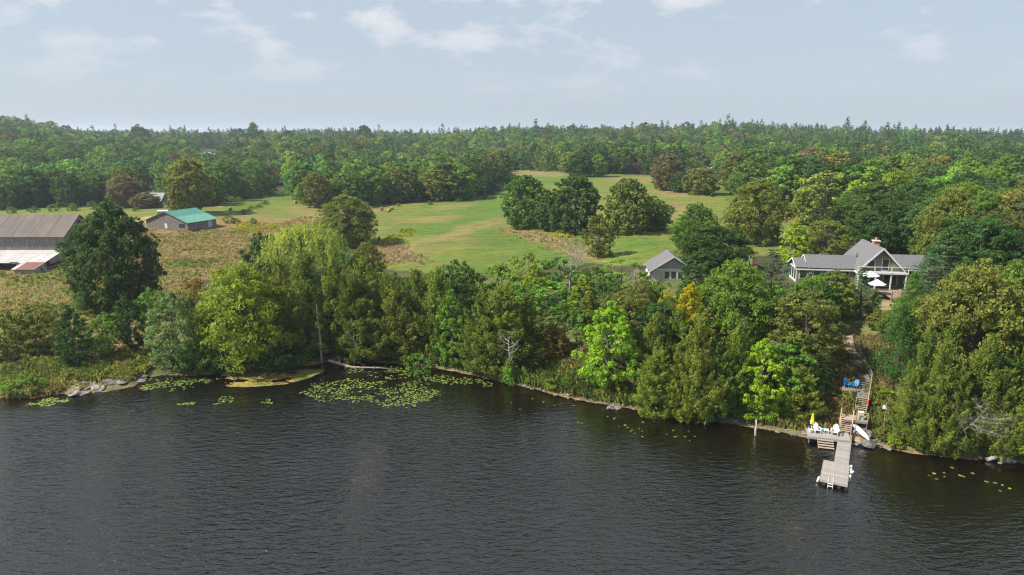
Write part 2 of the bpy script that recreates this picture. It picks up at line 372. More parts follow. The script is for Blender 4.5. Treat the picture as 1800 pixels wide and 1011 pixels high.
def ell(cx, cy, rx, ry, rot, c, s=0.9, hard=0.5):
    a = math.radians(rot); dx = ppx - cx; dy = ppy - cy
    u = (dx * math.cos(a) + dy * math.sin(a)) / rx; v = (-dx * math.sin(a) + dy * math.cos(a)) / ry
    q = np.sqrt(u * u + v * v) + (n2 - 0.5) * 0.9 + (n4 - 0.5) * 0.5
    blend(PC[c] if isinstance(c, str) else c, (1 - sstep(hard, 1.1, q)) * s * front * (d_sh > 1))
for e in [(760, 386, 62, 9, -6, 'tan', 0.7), (800, 363, 50, 6, -6, 'tan', 0.6), (845, 396, 60, 10, -12, 'tan', 0.55), (760, 422, 95, 6, -14, 'tan', 0.8), (690, 446, 62, 17, 4, 'brown', 0.95),
          (960, 420, 95, 13, 12, 'orange', 0.9), (1020, 447, 60, 9, 15, 'tan', 0.8), (1010, 446, 40, 6, 10, 'orange', 0.8), (940, 304, 70, 6, 2, 'tan', 0.8), (1120, 315, 60, 5, 0, 'tan', 0.8), (1185, 340, 45, 8, 8, 'tan', 0.8),
          (1190, 372, 40, 14, 6, 'tan', 0.6), (1400, 378, 26, 18, 10, 'orange', 1.0), (1180, 362, 20, 8, 0, 'brown', 0.6), (600, 375, 80, 8, -3, 'tan', 0.8), (540, 368, 40, 8, 0, 'tan', 0.7), (505, 345, 60, 9, -5, 'lush', 0.8),
          (430, 365, 50, 8, -4, 'lush', 0.9), (1120, 425, 70, 12, 0, 'lush', 0.6), (730, 400, 70, 10, 0, 'lush', 0.5), (760, 460, 70, 12, 0, 'green', 0.6), (860, 440, 90, 9, 8, 'green', 0.5), (240, 392, 40, 8, -15, 'dirt', 0.8), (300, 377, 34, 4, -14, 'tan', 0.8), (378, 358, 16, 5, 20, 'dirt', 0.9),
          (60, 520, 60, 14, 0, 'green', 0.5), (330, 470, 60, 12, -5, 'lush', 0.4), (215, 670, 120, 16, -4, 'tan', 0.25), (100, 655, 120, 14, 4, 'orange', 0.4), (140, 540, 50, 14, 10, 'orange', 0.6),
          (1500, 700, 45, 34, 0, 'tan', 0.55), (1480, 735, 50, 25, 0, 'brown', 0.7), (1570, 535, 22, 18, 0, 'dirt', 0.6), (1085, 690, 80, 16, 12, 'green', 0.5), (980, 670, 80, 20, 14, 'bank', 0.4), (1405, 490, 22, 4, 0, 'dirt', 0.8), (1388, 484, 10, 4, 0, 'lush', 0.9)]:
    ell(*e)
blend(PC['sandrock'], (1 - sstep(0.3, 1.6, d_sh)) * (d_sh > -0.3) * 0.75)
blend(PC['bed'], sstep(0.1, 0.5, -d_sh))
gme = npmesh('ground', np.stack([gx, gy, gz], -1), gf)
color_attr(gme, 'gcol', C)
gme.polygons.foreach_set('use_smooth', [True] * len(gme.polygons))
m, n, l = newmat('ground_soil_and_grass')
o_ = n.new('ShaderNodeOutputMaterial'); b_ = n.new('ShaderNodeBsdfPrincipled'); b_.inputs['Roughness'].default_value = 0.95; b_.inputs['Specular IOR Level'].default_value = 0.1
at = n.new('ShaderNodeAttribute'); at.attribute_name = 'gcol'; geo = n.new('ShaderNodeNewGeometry')
no = n.new('ShaderNodeTexNoise'); no.inputs['Scale'].default_value = 0.9; no.inputs['Detail'].default_value = 8; no.inputs['Roughness'].default_value = 0.75
mp = n.new('ShaderNodeMapping'); mp.inputs['Scale'].default_value = (0.55, 1, 1); l.new(geo.outputs['Position'], mp.inputs[0]); l.new(mp.outputs[0], no.inputs['Vector'])
mr = n.new('ShaderNodeMapRange'); mr.inputs[1].default_value = 0.3; mr.inputs[2].default_value = 0.7; mr.inputs[3].default_value = 0.62; mr.inputs[4].default_value = 1.38; l.new(no.outputs['Fac'], mr.inputs[0])
sc = n.new('ShaderNodeVectorMath'); sc.operation = 'SCALE'; l.new(at.outputs['Color'], sc.inputs[0]); l.new(mr.outputs[0], sc.inputs['Scale'])
no3 = n.new('ShaderNodeTexNoise'); no3.inputs['Scale'].default_value = 1.0; no3.inputs['Detail'].default_value = 3
mp3 = n.new('ShaderNodeMapping'); mp3.inputs['Scale'].default_value = (0.035, 0.55, 1); mp3.inputs['Rotation'].default_value = (0, 0, math.radians(-14)); l.new(geo.outputs['Position'], mp3.inputs[0]); l.new(mp3.outputs[0], no3.inputs['Vector'])
mr3 = n.new('ShaderNodeMapRange'); mr3.inputs[1].default_value = 0.3; mr3.inputs[2].default_value = 0.7; mr3.inputs[3].default_value = 0.8; mr3.inputs[4].default_value = 1.2; l.new(no3.outputs['Fac'], mr3.inputs[0])
sc3 = n.new('ShaderNodeVectorMath'); sc3.operation = 'SCALE'; l.new(sc.outputs[0], sc3.inputs[0]); l.new(mr3.outputs[0], sc3.inputs['Scale']); sc = sc3
no2 = n.new('ShaderNodeTexNoise'); no2.inputs['Scale'].default_value = 0.16; no2.inputs['Detail'].default_value = 5; l.new(geo.outputs['Position'], no2.inputs['Vector'])
hs = n.new('ShaderNodeHueSaturation'); mr2 = n.new('ShaderNodeMapRange'); mr2.inputs[1].default_value = 0.3; mr2.inputs[2].default_value = 0.7; mr2.inputs[3].default_value = 0.47; mr2.inputs[4].default_value = 0.525
l.new(no2.outputs['Fac'], mr2.inputs[0]); l.new(mr2.outputs[0], hs.inputs['Hue']); l.new(sc.outputs[0], hs.inputs['Color']); l.new(hs.outputs[0], b_.inputs['Base Color'])
bp = n.new('ShaderNodeBump'); bp.inputs['Strength'].default_value = 0.7; bp.inputs['Distance'].default_value = 0.35; l.new(no.outputs['Fac'], bp.inputs['Height']); l.new(bp.outputs[0], b_.inputs['Normal'])
l.new(b_.outputs[0], o_.inputs[0]); gme.materials.append(m)
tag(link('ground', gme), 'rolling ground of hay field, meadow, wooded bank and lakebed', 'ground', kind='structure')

# the lake
wr = RINGS[RINGS < 1800]
wx, wy, wf = polar(np.concatenate([wr[:3], wr[3::2], [1800, 3500, 6000]]))
wh = terrain(wx, wy)
keep = (wh[wf] < 0.5).any(1); wf = wf[keep]
used, inv = np.unique(wf, return_inverse=True); wf = inv.reshape(-1, 4); wx, wy, wh = wx[used], wy[used], wh[used]
wme = npmesh('lake', np.stack([wx, wy, np.zeros_like(wx)], -1), wf)
calm = 0.22 + 0.78 * sstep(1.0, 24.0, -shore_dist(wx, wy)); color_attr(wme, 'wind', calm[:, None].repeat(3, 1))
color_attr(wme, 'depth', np.clip(1 - np.exp(wh[:, None].clip(-9, 0) * 0.8), 0, 1).repeat(3, 1))
m, n, l = newmat('lake_water')
o_ = n.new('ShaderNodeOutputMaterial'); at = n.new('ShaderNodeAttribute'); at.attribute_name = 'depth'
geo = n.new('ShaderNodeNewGeometry')
def wnoise(scale, sx, sy, rot, det, rough=0.55):
    mp = n.new('ShaderNodeMapping'); mp.inputs['Scale'].default_value = (sx, sy, 1); mp.inputs['Rotation'].default_value = (0, 0, math.radians(rot))
    l.new(geo.outputs['Position'], mp.inputs[0]); t = n.new('ShaderNodeTexNoise'); t.inputs['Scale'].default_value = scale; t.inputs['Detail'].default_value = det
    t.inputs['Roughness'].default_value = rough; t.inputs['Distortion'].default_value = 0.4; l.new(mp.outputs[0], t.inputs['Vector']); return t.outputs['Fac']
r1 = wnoise(1.2, 0.55, 1.5, -38, 3); r2 = wnoise(3.0, 0.7, 1.2, -18, 3); r3 = wnoise(0.06, 1, 1, 0, 2)
ma = n.new('ShaderNodeMath'); ma.operation = 'MULTIPLY_ADD'; l.new(r2, ma.inputs[0]); ma.inputs[1].default_value = 0.2; l.new(r1, ma.inputs[2])
mb = n.new('ShaderNodeMath'); mb.operation = 'MULTIPLY'; mrw = n.new('ShaderNodeMapRange'); mrw.inputs[1].default_value = 0.35; mrw.inputs[2].default_value = 0.65; mrw.inputs[3].default_value = 0.6; mrw.inputs[4].default_value = 1.1
atw = n.new('ShaderNodeAttribute'); atw.attribute_name = 'wind'; mw = n.new('ShaderNodeMath'); mw.operation = 'MULTIPLY'
l.new(r3, mrw.inputs[0]); l.new(mrw.outputs[0], mw.inputs[0]); l.new(atw.outputs['Fac'], mw.inputs[1]); l.new(ma.outputs[0], mb.inputs[0]); l.new(mw.outputs[0], mb.inputs[1])
bp = n.new('ShaderNodeBump'); bp.inputs['Strength'].default_value = 0.9; bp.inputs['Distance'].default_value = 0.40; l.new(mb.outputs[0], bp.inputs['Height'])
dif = n.new('ShaderNodeBsdfDiffuse'); dif.inputs['Color'].default_value = (0.0045, 0.0048, 0.0035, 1)
tra = n.new('ShaderNodeBsdfTransparent'); tra.inputs[0].default_value = (0.86, 0.68, 0.42, 1)
mx1 = n.new('ShaderNodeMixShader'); l.new(at.outputs['Fac'], mx1.inputs[0]); l.new(tra.outputs[0], mx1.inputs[1]); l.new(dif.outputs[0], mx1.inputs[2])
glo = n.new('ShaderNodeBsdfGlossy'); glo.inputs['Roughness'].default_value = 0.03; l.new(bp.outputs[0], glo.inputs['Normal'])
fr = n.new('ShaderNodeFresnel'); fr.inputs['IOR'].default_value = 2.1; l.new(bp.outputs[0], fr.inputs['Normal'])
mx2 = n.new('ShaderNodeMixShader'); l.new(fr.outputs[0], mx2.inputs[0]); l.new(mx1.outputs[0], mx2.inputs[1]); l.new(glo.outputs[0], mx2.inputs[2]); l.new(mx2.outputs[0], o_.inputs[0])
wme.materials.append(m)
tag(link('lake', wme), 'dark rippled lake water in front of the wooded bank', 'lake', kind='structure')

# ------------------------------------------------------------------ tree prototypes
def norm(a): return a / np.maximum(np.linalg.norm(a, axis=-1, keepdims=True), 1e-9)
def cards(P, N, L, asp, rng, tint, T=None, jit=0.5, cup=0.18):
    k = len(P); N = norm(N + rng.normal(0, jit, (k, 3)))
    if T is None: T = rng.normal(0, 1, (k, 3))
    else: T = norm(T) + rng.normal(0, 0.25, (k, 3))
    T = norm(T - (T * N).sum(1, keepdims=True) * N); B = np.cross(N, T)
    L = (L * rng.uniform(0.6, 1.35, k))[:, None]; W = L * asp
    co = np.stack([P - T * L * 0.5, P + B * W * 0.5 - N * W * cup + T * L * 0.08, P + T * L * 0.5, P - B * W * 0.5 - N * W * cup + T * L * 0.08], 1).reshape(-1, 3)
    return co, np.repeat(np.clip(tint, 0, 1), 4)
def sphere_dirs(k, rng):
    return norm(rng.normal(0, 1, (k, 3)))
def crown_mesh(name, parts, material):
    co = np.concatenate([p[0] for p in parts]); ti = np.concatenate([p[1] for p in parts])
    me = npmesh(name, co, np.arange(len(co)).reshape(-1, 4), ti); me.materials.append(material); return me
def broadleaf(name, H, W, zb, nl, nsub, nleaf, leaf, seed, egg=0.0, gap=0.0, mat_='leaf', lobe=(0.26, 0.42), flat=0.8, forks=3, asp=0.7):
    rng = np.random.default_rng(seed); R = W / 2; zc = (H + zb) / 2; rz = (H - zb) / 2
    lobes = []; tries = 0
    while len(lobes) < nl and tries < nl * 40:
        tries += 1
        zt = rng.uniform(0, 1) ** 0.9; az = rng.uniform(0, 2 * math.pi)
        rl = R * rng.uniform(*lobe) * (1 - 0.25 * zt); zm = 0.42 - 0.2 * egg
        prof = math.sqrt(max(0, 1 - ((zt - zm) / (1 - zm)) ** 2)) ** (1 + 1.2 * egg) if zt > zm else 0.74 + 0.26 * zt / zm
        kr = max(0.02, prof * (1 + 0.10 * math.sin(2 * az + seed) + 0.08 * math.sin(5 * az + 7 * zt + seed * 2)) - 0.62 * rl / R) * rng.uniform(0.86, 1.10)
        if rng.random() < 0.14: kr *= 0.5
        p = np.array([math.cos(az) * R * kr, math.sin(az) * R * kr, zb + 0.35 * rl * flat + zt * (H - zb - 1.2 * rl * flat)])
        if any(np.linalg.norm(p - q) < 0.42 * (rl + s) * (0.8 + gap) for q, s in lobes): continue
        lobes.append((p, rl))
    parts = []; c0 = np.array([0, 0, zc - 0.25 * rz])
    for p, rl in lobes:
        out = norm((p - c0)[None])[0]; lt = rng.uniform(0.25, 0.75)
        ns = max(3, int(nsub * rng.uniform(0.4, 0.8)))
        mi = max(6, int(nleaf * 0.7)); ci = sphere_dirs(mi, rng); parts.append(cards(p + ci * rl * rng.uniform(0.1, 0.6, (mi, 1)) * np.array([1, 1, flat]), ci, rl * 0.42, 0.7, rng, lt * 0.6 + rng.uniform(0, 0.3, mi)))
        sd = norm(sphere_dirs(ns, rng) + out * 0.6 + np.array([0, 0, 0.15])); sc_ = p + sd * rl * np.array([1, 1, flat]) * rng.uniform(0.45, 0.95, (ns, 1))
        for q, dd in zip(sc_, sd):
            rs = rl * rng.uniform(0.36, 0.56); m_ = max(4, int(nleaf * rng.uniform(0.7, 1.3)))
            ld = norm(sphere_dirs(m_, rng) + dd * 0.55 + np.array([0, 0, 0.35]))
            P = q + ld * rs * rng.uniform(0.55, 1.08, (m_, 1)) * np.array([1, 1, 0.75])
            st = lt * 0.6 + rng.uniform(0, 0.4)
            parts.append(cards(P, ld, leaf, asp, rng, st + rng.normal(0, 0.16, m_)))
    tr = MB(); tr.tube([(0, 0, -0.4), (0.02 * H * rng.normal() * 0.3, 0, zb * 0.5 + 0.2), (0.01 * H * rng.normal(), 0.01 * H * rng.normal(), zc), (0, 0, H * 0.86)],
                       [0.026 * H, 0.019 * H, 0.012 * H, 0.003 * H], 7)
    for p, rl in lobes[::forks]:
        z0 = max(zb * 0.6, min(p[2] * 0.62, zc)); a = np.array([0, 0, z0]); mid = a * 0.45 + p * 0.55 + np.array([0, 0, 0.04 * H])
        tr.tube([tuple(a), tuple(mid), tuple(p)], [0.007 * H, 0.0045 * H, 0.0015 * H], 5)
    return crown_mesh(name + '_crown', parts, M[mat_]), tr
def cedar(name, H, W, nb, nleaf, leaf, seed, mat_='leaf', belly=0.28, point=0.8, droop=0.25):
    rng = np.random.default_rng(seed); parts = []
    t = np.sort(rng.beta(1.0, 1.25, nb)); az = rng.uniform(0, 2 * math.pi, nb); ph = rng.uniform(0, 6.28, 4)
    prof = np.where(t < belly, 0.72 + 0.28 * np.sin(t / belly * math.pi / 2), ((1 - t) / (1 - belly)) ** point)
    irr = 1 + 0.16 * np.sin(3 * az + ph[0] + 5 * t) + 0.12 * np.sin(5 * az + 9 * t + ph[1]) + rng.normal(0, 0.09, nb)
    r = W / 2 * np.maximum(prof, 0.04) * irr; z = H * (0.03 + 0.95 * t)
    for i in range(nb):
        d = np.array([math.cos(az[i]), math.sin(az[i]), 0]); m_ = max(6, int(nleaf * rng.uniform(0.7, 1.3)))
        s = rng.uniform(0.30, 1.0, m_) ** 0.7
        cl = 0.10 * W * (0.5 + 0.8 * (1 - t[i]))
        P = d * (s * r[i])[:, None] + np.array([0, 0, z[i]]) + np.stack([np.zeros(m_), np.zeros(m_), (-droop * s + 0.45 * (s - 0.45) ** 2) * r[i]], -1) + rng.normal(0, 1, (m_, 3)) * cl * np.array([0.55, 0.55, 0.6])
        T = d + np.array([0, 0, 0.5]); N = d * 0.7 + np.array([0, 0, 0.7])
        parts.append(cards(P, np.tile(N, (m_, 1)), leaf, 0.42, rng, rng.uniform(0.15, 0.75) + rng.normal(0, 0.15, m_), np.tile(T, (m_, 1)), jit=0.55))
    m_ = nleaf * 2; P = rng.normal(0, 1, (m_, 3)) * np.array([0.06 * W, 0.06 * W, 0.035 * H]) + np.array([0, 0, 0.95 * H])
    parts.append(cards(P, np.tile([0.0, 0, 1], (m_, 1)), leaf, 0.42, rng, rng.uniform(0.3, 0.7, m_), np.tile([0.0, 0, 1], (m_, 1)), jit=0.9))
    tr = MB(); tr.tube([(0, 0, -0.5), (0.1, 0, H * 0.4), (0, 0, H * 0.97)], [0.016 * H, 0.011 * H, 0.002 * H], 7)
    for i in range(0, nb, max(1, nb // 45)):
        tr.tube([(0, 0, z[i] - 0.1 * r[i]), (math.cos(az[i]) * r[i] * 0.8, math.sin(az[i]) * r[i] * 0.8, z[i] - droop * 0.7 * r[i])], [0.003 * H, 0.001 * H], 4)
    return crown_mesh(name + '_crown', parts, M[mat_]), tr
def plumes(name, H, W, npl, nleaf, leaf, seed, mat_='leaf', belly=0.28, point=0.8):
    rng = np.random.default_rng(seed); parts = []; tr = MB(); up = np.array([0, 0, 1.0])
    t = np.append(np.sort(rng.beta(1.0, 1.2, npl)), [0.93, 0.9]); az = rng.uniform(0, 2 * math.pi, npl + 2); ph = rng.uniform(0, 6.28, 4)
    tr.tube([(0, 0, -0.5), (0.1, 0, H * 0.4), (0, 0, H * 0.97)], [0.016 * H, 0.011 * H, 0.002 * H], 7)
    for i in range(npl + 2):
        pr = (0.70 + 0.30 * math.sin(t[i] / belly * math.pi / 2)) if t[i] < belly else ((1 - t[i]) / (1 - belly)) ** point
        irr = 1 + 0.20 * math.sin(2 * az[i] + ph[0] + 4 * t[i]) + 0.15 * math.sin(5 * az[i] + 11 * t[i] + ph[1]) + rng.normal(0, 0.10)
        r = W / 2 * max(pr, 0.03) * irr; out = np.array([math.cos(az[i]), math.sin(az[i]), 0.0]); deep = rng.random() < 0.2
        Lp = H * rng.uniform(0.10, 0.19) * (1 - 0.3 * t[i]); rp = W * rng.uniform(0.10, 0.165) * (1 - 0.5 * t[i])
        base = out * max(0, r * (0.45 if deep else rng.uniform(0.72, 0.9)) - 0.3 * rp) + up * (H * (0.01 + 0.90 * t[i]))
        ax = norm((out * rng.uniform(0.15, 0.7) + up * rng.uniform(0.55, 1.0))[None])[0]
        u = norm(np.cross(ax, [0.3, 0.2, 0.9])[None])[0]; v = np.cross(ax, u); m_ = int(nleaf * rng.uniform(0.75, 1.25) * (1 - 0.45 * t[i]))
        s_ = rng.uniform(0, 1, m_) ** 0.85; a = rng.uniform(0, 6.28, m_); rad = rp * (1 - s_) ** 0.55 * rng.uniform(0.5, 1.12, m_) * np.minimum(1, 0.35 + s_ * 3)
        rv = u[None] * np.cos(a)[:, None] + v[None] * np.sin(a)[:, None]
        P = base + ax * (Lp * s_)[:, None] + rv * rad[:, None]; P[:, 2] = np.maximum(P[:, 2], 0.1)
        parts.append(cards(P, rv + ax * 0.4 + up * 0.25, leaf, 0.44, rng, rng.uniform(0.1, 0.7) + 0.2 * s_ + rng.normal(0, 0.12, m_), ax[None] + rv * 0.8, jit=0.45))
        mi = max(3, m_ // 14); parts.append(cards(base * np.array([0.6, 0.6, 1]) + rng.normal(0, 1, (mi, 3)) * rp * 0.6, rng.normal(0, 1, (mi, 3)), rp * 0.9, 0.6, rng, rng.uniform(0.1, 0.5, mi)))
        if i % 3 == 0: tr.tube([(0, 0, max(0.1, base[2] - 0.3 * r)), tuple(base + ax * Lp * 0.4)], [0.0035 * H, 0.001 * H], 4)
    return crown_mesh(name + '_crown', parts, M[mat_]), tr
def pine(name, H, W, nt, per, nleaf, leaf, seed, mat_='leaf', z0=0.18, top=0.25):
    rng = np.random.default_rng(seed); parts = []; tr = MB()
    tr.tube([(0, 0, -0.5), (0.1, 0.05, H * 0.5), (0, 0, H)], [0.017 * H, 0.011 * H, 0.002 * H], 7)
    for i in range(nt):
        t = (i + rng.uniform(-0.25, 0.25)) / nt; z = H * (z0 + (0.985 - z0) * max(t, 0))
        rr = W / 2 * (0.95 - 0.12 * math.sin(t * 9)) * (1 - max(t, 0)) ** 0.62 * rng.uniform(0.72, 1.1) + top
        a0 = rng.uniform(0, 6.28); k = max(3, int(per * (1 - 0.4 * t)))
        for j in range(k):
            a = a0 + j * 2 * math.pi / k + rng.normal(0, 0.25); L = rr * rng.uniform(0.6, 1.15)
            d = np.array([math.cos(a), math.sin(a), 0.0]); m_ = int(nleaf * rng.uniform(0.7, 1.3)); s = rng.uniform(0.35, 1.05, m_)
            P = d * (s * L)[:, None] + np.array([0, 0, z]) + np.stack([np.zeros(m_), np.zeros(m_), (0.22 * s * s - 0.05) * L], -1) + rng.normal(0, 1, (m_, 3)) * np.array([0.16, 0.16, 0.07]) * (0.6 + 0.35 * L)
            parts.append(cards(P, np.tile(np.array([0, 0, 1.0]) + d * 0.3, (m_, 1)), leaf, 0.4, rng, rng.uniform(0.2, 0.75) + rng.normal(0, 0.15, m_), np.tile(d + np.array([0, 0, 0.35]), (m_, 1)), jit=0.6))
            tr.tube([(0, 0, z), tuple(d * L * 0.8 + np.array([0, 0, z + 0.1 * L]))], [0.004 * H, 0.0015 * H], 4)
    return crown_mesh(name + '_crown', parts, M[mat_]), tr
def willow(name, H, W, seed, nl=44, ns=18, nleaf=16):
    rng = np.random.default_rng(seed); parts = []; tr = MB()
    tr.tube([(0, 0, -0.4), (0.2, 0, H * 0.3), (0, 0, H * 0.7)], [0.04 * H, 0.03 * H, 0.01 * H], 7)
    for i in range(nl):
        d = sphere_dirs(1, rng)[0]; d[2] = abs(d[2]) * 0.9 - 0.15
        p = np.array([d[0] * W * 0.42, d[1] * W * 0.42, H * 0.60 + d[2] * H * 0.36]); lt = rng.uniform(0.3, 0.8)
        tr.tube([(0, 0, H * 0.3), tuple(p * 0.6 + np.array([0, 0, H * 0.16])), tuple(p)], [0.012 * H, 0.008 * H, 0.003 * H], 5)
        for j in range(ns):
            q = p + rng.normal(0, 1, 3) * np.array([0.08 * W, 0.08 * W, 0.05 * H]); L = H * rng.uniform(0.10, 0.25); o = rng.normal(0, 0.35, 2)
            s = np.linspace(0, 1, nleaf); P = q + np.stack([o[0] * s ** 0.6 * L * 0.5, o[1] * s ** 0.6 * L * 0.5, -L * s ** 1.4], -1) + rng.normal(0, 0.12, (nleaf, 3))
            parts.append(cards(P, np.tile(np.array([d[0], d[1], 0.5]), (nleaf, 1)), 0.5, 0.32, rng, lt + rng.normal(0, 0.15, nleaf), np.tile([o[0] * 0.3, o[1] * 0.3, -1.0], (nleaf, 1)), jit=0.5))
    return crown_mesh(name + '_crown', parts, M['leaf']), tr
def bare(name, H, W, seed, n1=9, n2=7, n3=4, spread=0.75, z0=0.3, r0=0.016):
    rng = np.random.default_rng(seed); tr = MB(); tw = MB()
    tr.tube([(0, 0, -0.3), (0.03 * H, 0, H * 0.45), (0, 0.02 * H, H * 0.85)], [r0 * H, r0 * 0.7 * H, r0 * 0.2 * H], 6)
    for i in range(n1):
        t = z0 + (0.8 - z0) * i / max(1, n1 - 1); a = rng.uniform(0, 6.28); L = W * 0.5 * rng.uniform(0.7, 1.1) * (1.15 - 0.6 * t)
        p0 = np.array([0.02 * H, 0, H * t]); e = p0 + np.array([math.cos(a) * L, math.sin(a) * L, L * rng.uniform(0.5, 1.2) * spread]); e[2] = min(e[2], H)
        tw.tube([p0, p0 * 0.4 + e * 0.6 + np.array([0, 0, -0.06 * L]), e], [r0 * 0.4 * H, r0 * 0.25 * H, r0 * 0.07 * H], 4)
        for j in range(n2):
            s = rng.uniform(0.35, 0.95); q = p0 * (1 - s) + e * s; f = q + rng.normal(0, 1, 3) * np.array([1, 1, 0.6]) * L * 0.28 + np.array([0, 0, 0.18 * L])
            tw.tube([q, f], [r0 * 0.14 * H, r0 * 0.04 * H], 3)
            for k in range(n3):
                g = q * 0.4 + f * 0.6; tw.tube([g, f + rng.normal(0, 1, 3) * L * 0.14], [r0 * 0.06 * H, r0 * 0.03 * H], 3)
    return tw, tr
PROTO = {}
def reg(key, pr, H, W, tm='bark', tname='trunk'):
    cm, tr = pr; tme = tr.mesh(key + '_trunk'); tme.materials.append(M[tm])
    PROTO[key] = (cm, tme, H, W)
for i in range(3):
    reg('maple%d' % i, broadleaf('maple', 16, 14, 0.3, 105, 8, 36, 0.36, 100 + i, egg=0.12), 16, 14)
    reg('airy%d' % i, broadleaf('airy', 14, 10, 0.3, 78, 7, 32, 0.34, 200 + i, gap=0.1, lobe=(0.24, 0.38)), 14, 10)
    reg('cedar%d' % i, plumes('cedar', 15, 6.4, 150, 150, 0.24, 300 + i, belly=(0.2, 0.26, 0.14)[i], point=(0.9, 0.75, 1.05)[i]), 15, 6.4)
    reg('young%d' % i, broadleaf('young', 12, 7.5, 0.1, 95, 6, 32, 0.29, 400 + i, egg=0.55, lobe=(0.24, 0.36)), 12, 7.5)
    reg('bush%d' % i, broadleaf('bush', 3.2, 4.4, 0.0, 26, 7, 30, 0.19, 500 + i, lobe=(0.28, 0.42)), 3.2, 4.4)
    reg('mid%d' % i, broadleaf('mid', 16, 13, 0.0, 105, 6, 18, 0.74, 600 + i, egg=0.1), 16, 13)
for i in range(2):
    reg('pine%d' % i, pine('pine', 18, 9, 20, 8, 34, 0.42, 700 + i), 18, 9)
    reg('sumac%d' % i, broadleaf('sumac', 4.2, 6.5, 0.3, 30, 8, 26, 0.34, 800 + i, flat=0.45, lobe=(0.2, 0.3), asp=0.4), 4.2, 6.5)
    reg('midpine%d' % i, pine('midpine', 20, 8, 14, 7, 13, 0.75, 900 + i, z0=0.25), 20, 8)
reg('bigmaple0', broadleaf('bigmaple', 20, 18, 0.3, 210, 8, 34, 0.42, 91, egg=0.4, lobe=(0.19, 0.29)), 20, 18)
reg('willow0', willow('willow', 12, 14, 31), 12, 14)
reg('spruce0', cedar('spruce', 9, 5, 200, 34, 0.26, 41, belly=0.06, point=0.95, droop=0.12), 9, 5)
reg('hemlock0', cedar('hemlock', 12, 6.5, 260, 42, 0.28, 43, belly=0.15, point=0.6, droop=0.35), 12, 6.5)
def tree(key, name, x, y, H, W, col, label, cat='tree', group=None, rz=None, tilt=0.0, z=None, rng=random.Random(5)):
    cm, tm, h0, w0 = PROTO[key]
    z = gh(x, y) if z is None else z
    o = thing(name, (x, y, z - 0.05), label, cat, group, rng.uniform(0, 6.28) if rz is None else rz)
    o.rotation_euler = (rng.gauss(0, 0.03), rng.gauss(0, 0.03) + tilt, o.rotation_euler[2])
    o.scale = (W / w0, W / w0 * rng.uniform(0.92, 1.08), H / h0)
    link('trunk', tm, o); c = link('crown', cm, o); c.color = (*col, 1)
    return o
K = {'cedar': (0.098, 0.126, 0.021), 'cedar2': (0.075, 0.108, 0.020), 'dark': (0.036, 0.074, 0.020), 'deep': (0.036, 0.066, 0.017), 'mid': (0.062, 0.115, 0.024), 'green': (0.085, 0.155, 0.026), 'bright': (0.14, 0.25, 0.018),
     'ygreen': (0.135, 0.185, 0.022), 'yellow': (0.50, 0.44, 0.01), 'olive': (0.105, 0.118, 0.028), 'pale': (0.16, 0.205, 0.042), 'blue': (0.05, 0.092, 0.048), 'spruceblue': (0.10, 0.16, 0.15), 'sumac': (0.112, 0.185, 0.036),
     'rust': (0.155, 0.125, 0.03), 'greyg': (0.115, 0.145, 0.06), 'brownish': (0.10, 0.085, 0.045), 'limey': (0.16, 0.235, 0.02)}
NAMES = {'maple': 'broadleaf_tree', 'airy': 'broadleaf_tree', 'cedar': 'cedar_tree', 'bigcedar': 'cedar_tree', 'bigmaple': 'broadleaf_tree', 'young': 'young_maple', 'bush': 'shrub', 'mid': 'broadleaf_tree', 'pine': 'pine_tree', 'sumac': 'sumac_shrub', 'midpine': 'pine_tree', 'willow': 'willow_tree', 'spruce': 'spruce_tree', 'hemlock': 'hemlock_tree'}
K = {k: tuple(c * f for c, f in zip(v, (1.7, 1.78, 1.4) if k != 'yellow' else (1, 1, 1))) for k, v in K.items()}
OCC = []
def hero(key, px, yb, yt, wpx, col, label, group=None, jitter=0.08):
    g = ground(px, yb); v = (505.5 - yt) / F_PX
    H = max(1.0, CAM_H + g[1] * (-SP + v * CP) / (CP + v * SP) - g[2]); dep = project(g[0], g[1], g[2])[2]
    W = wpx * float(dep) / F_PX * (0.9 if key[:3] in ('map', 'big', 'air', 'mid', 'you') else 1.0); c = K[col] if isinstance(col, str) else col
    rng = random.Random(int(px * 7 + yb)); f = [1 + rng.uniform(-jitter, jitter) for _ in range(3)]
    base = key.rstrip('0123456789'); OCC.append((g[0], g[1], W * 0.35))
    return tree(key, NAMES[base], g[0], g[1], H, W, tuple(a * b for a, b in zip(c, f)), label, 'shrub' if base in ('bush', 'sumac') else 'tree', group)

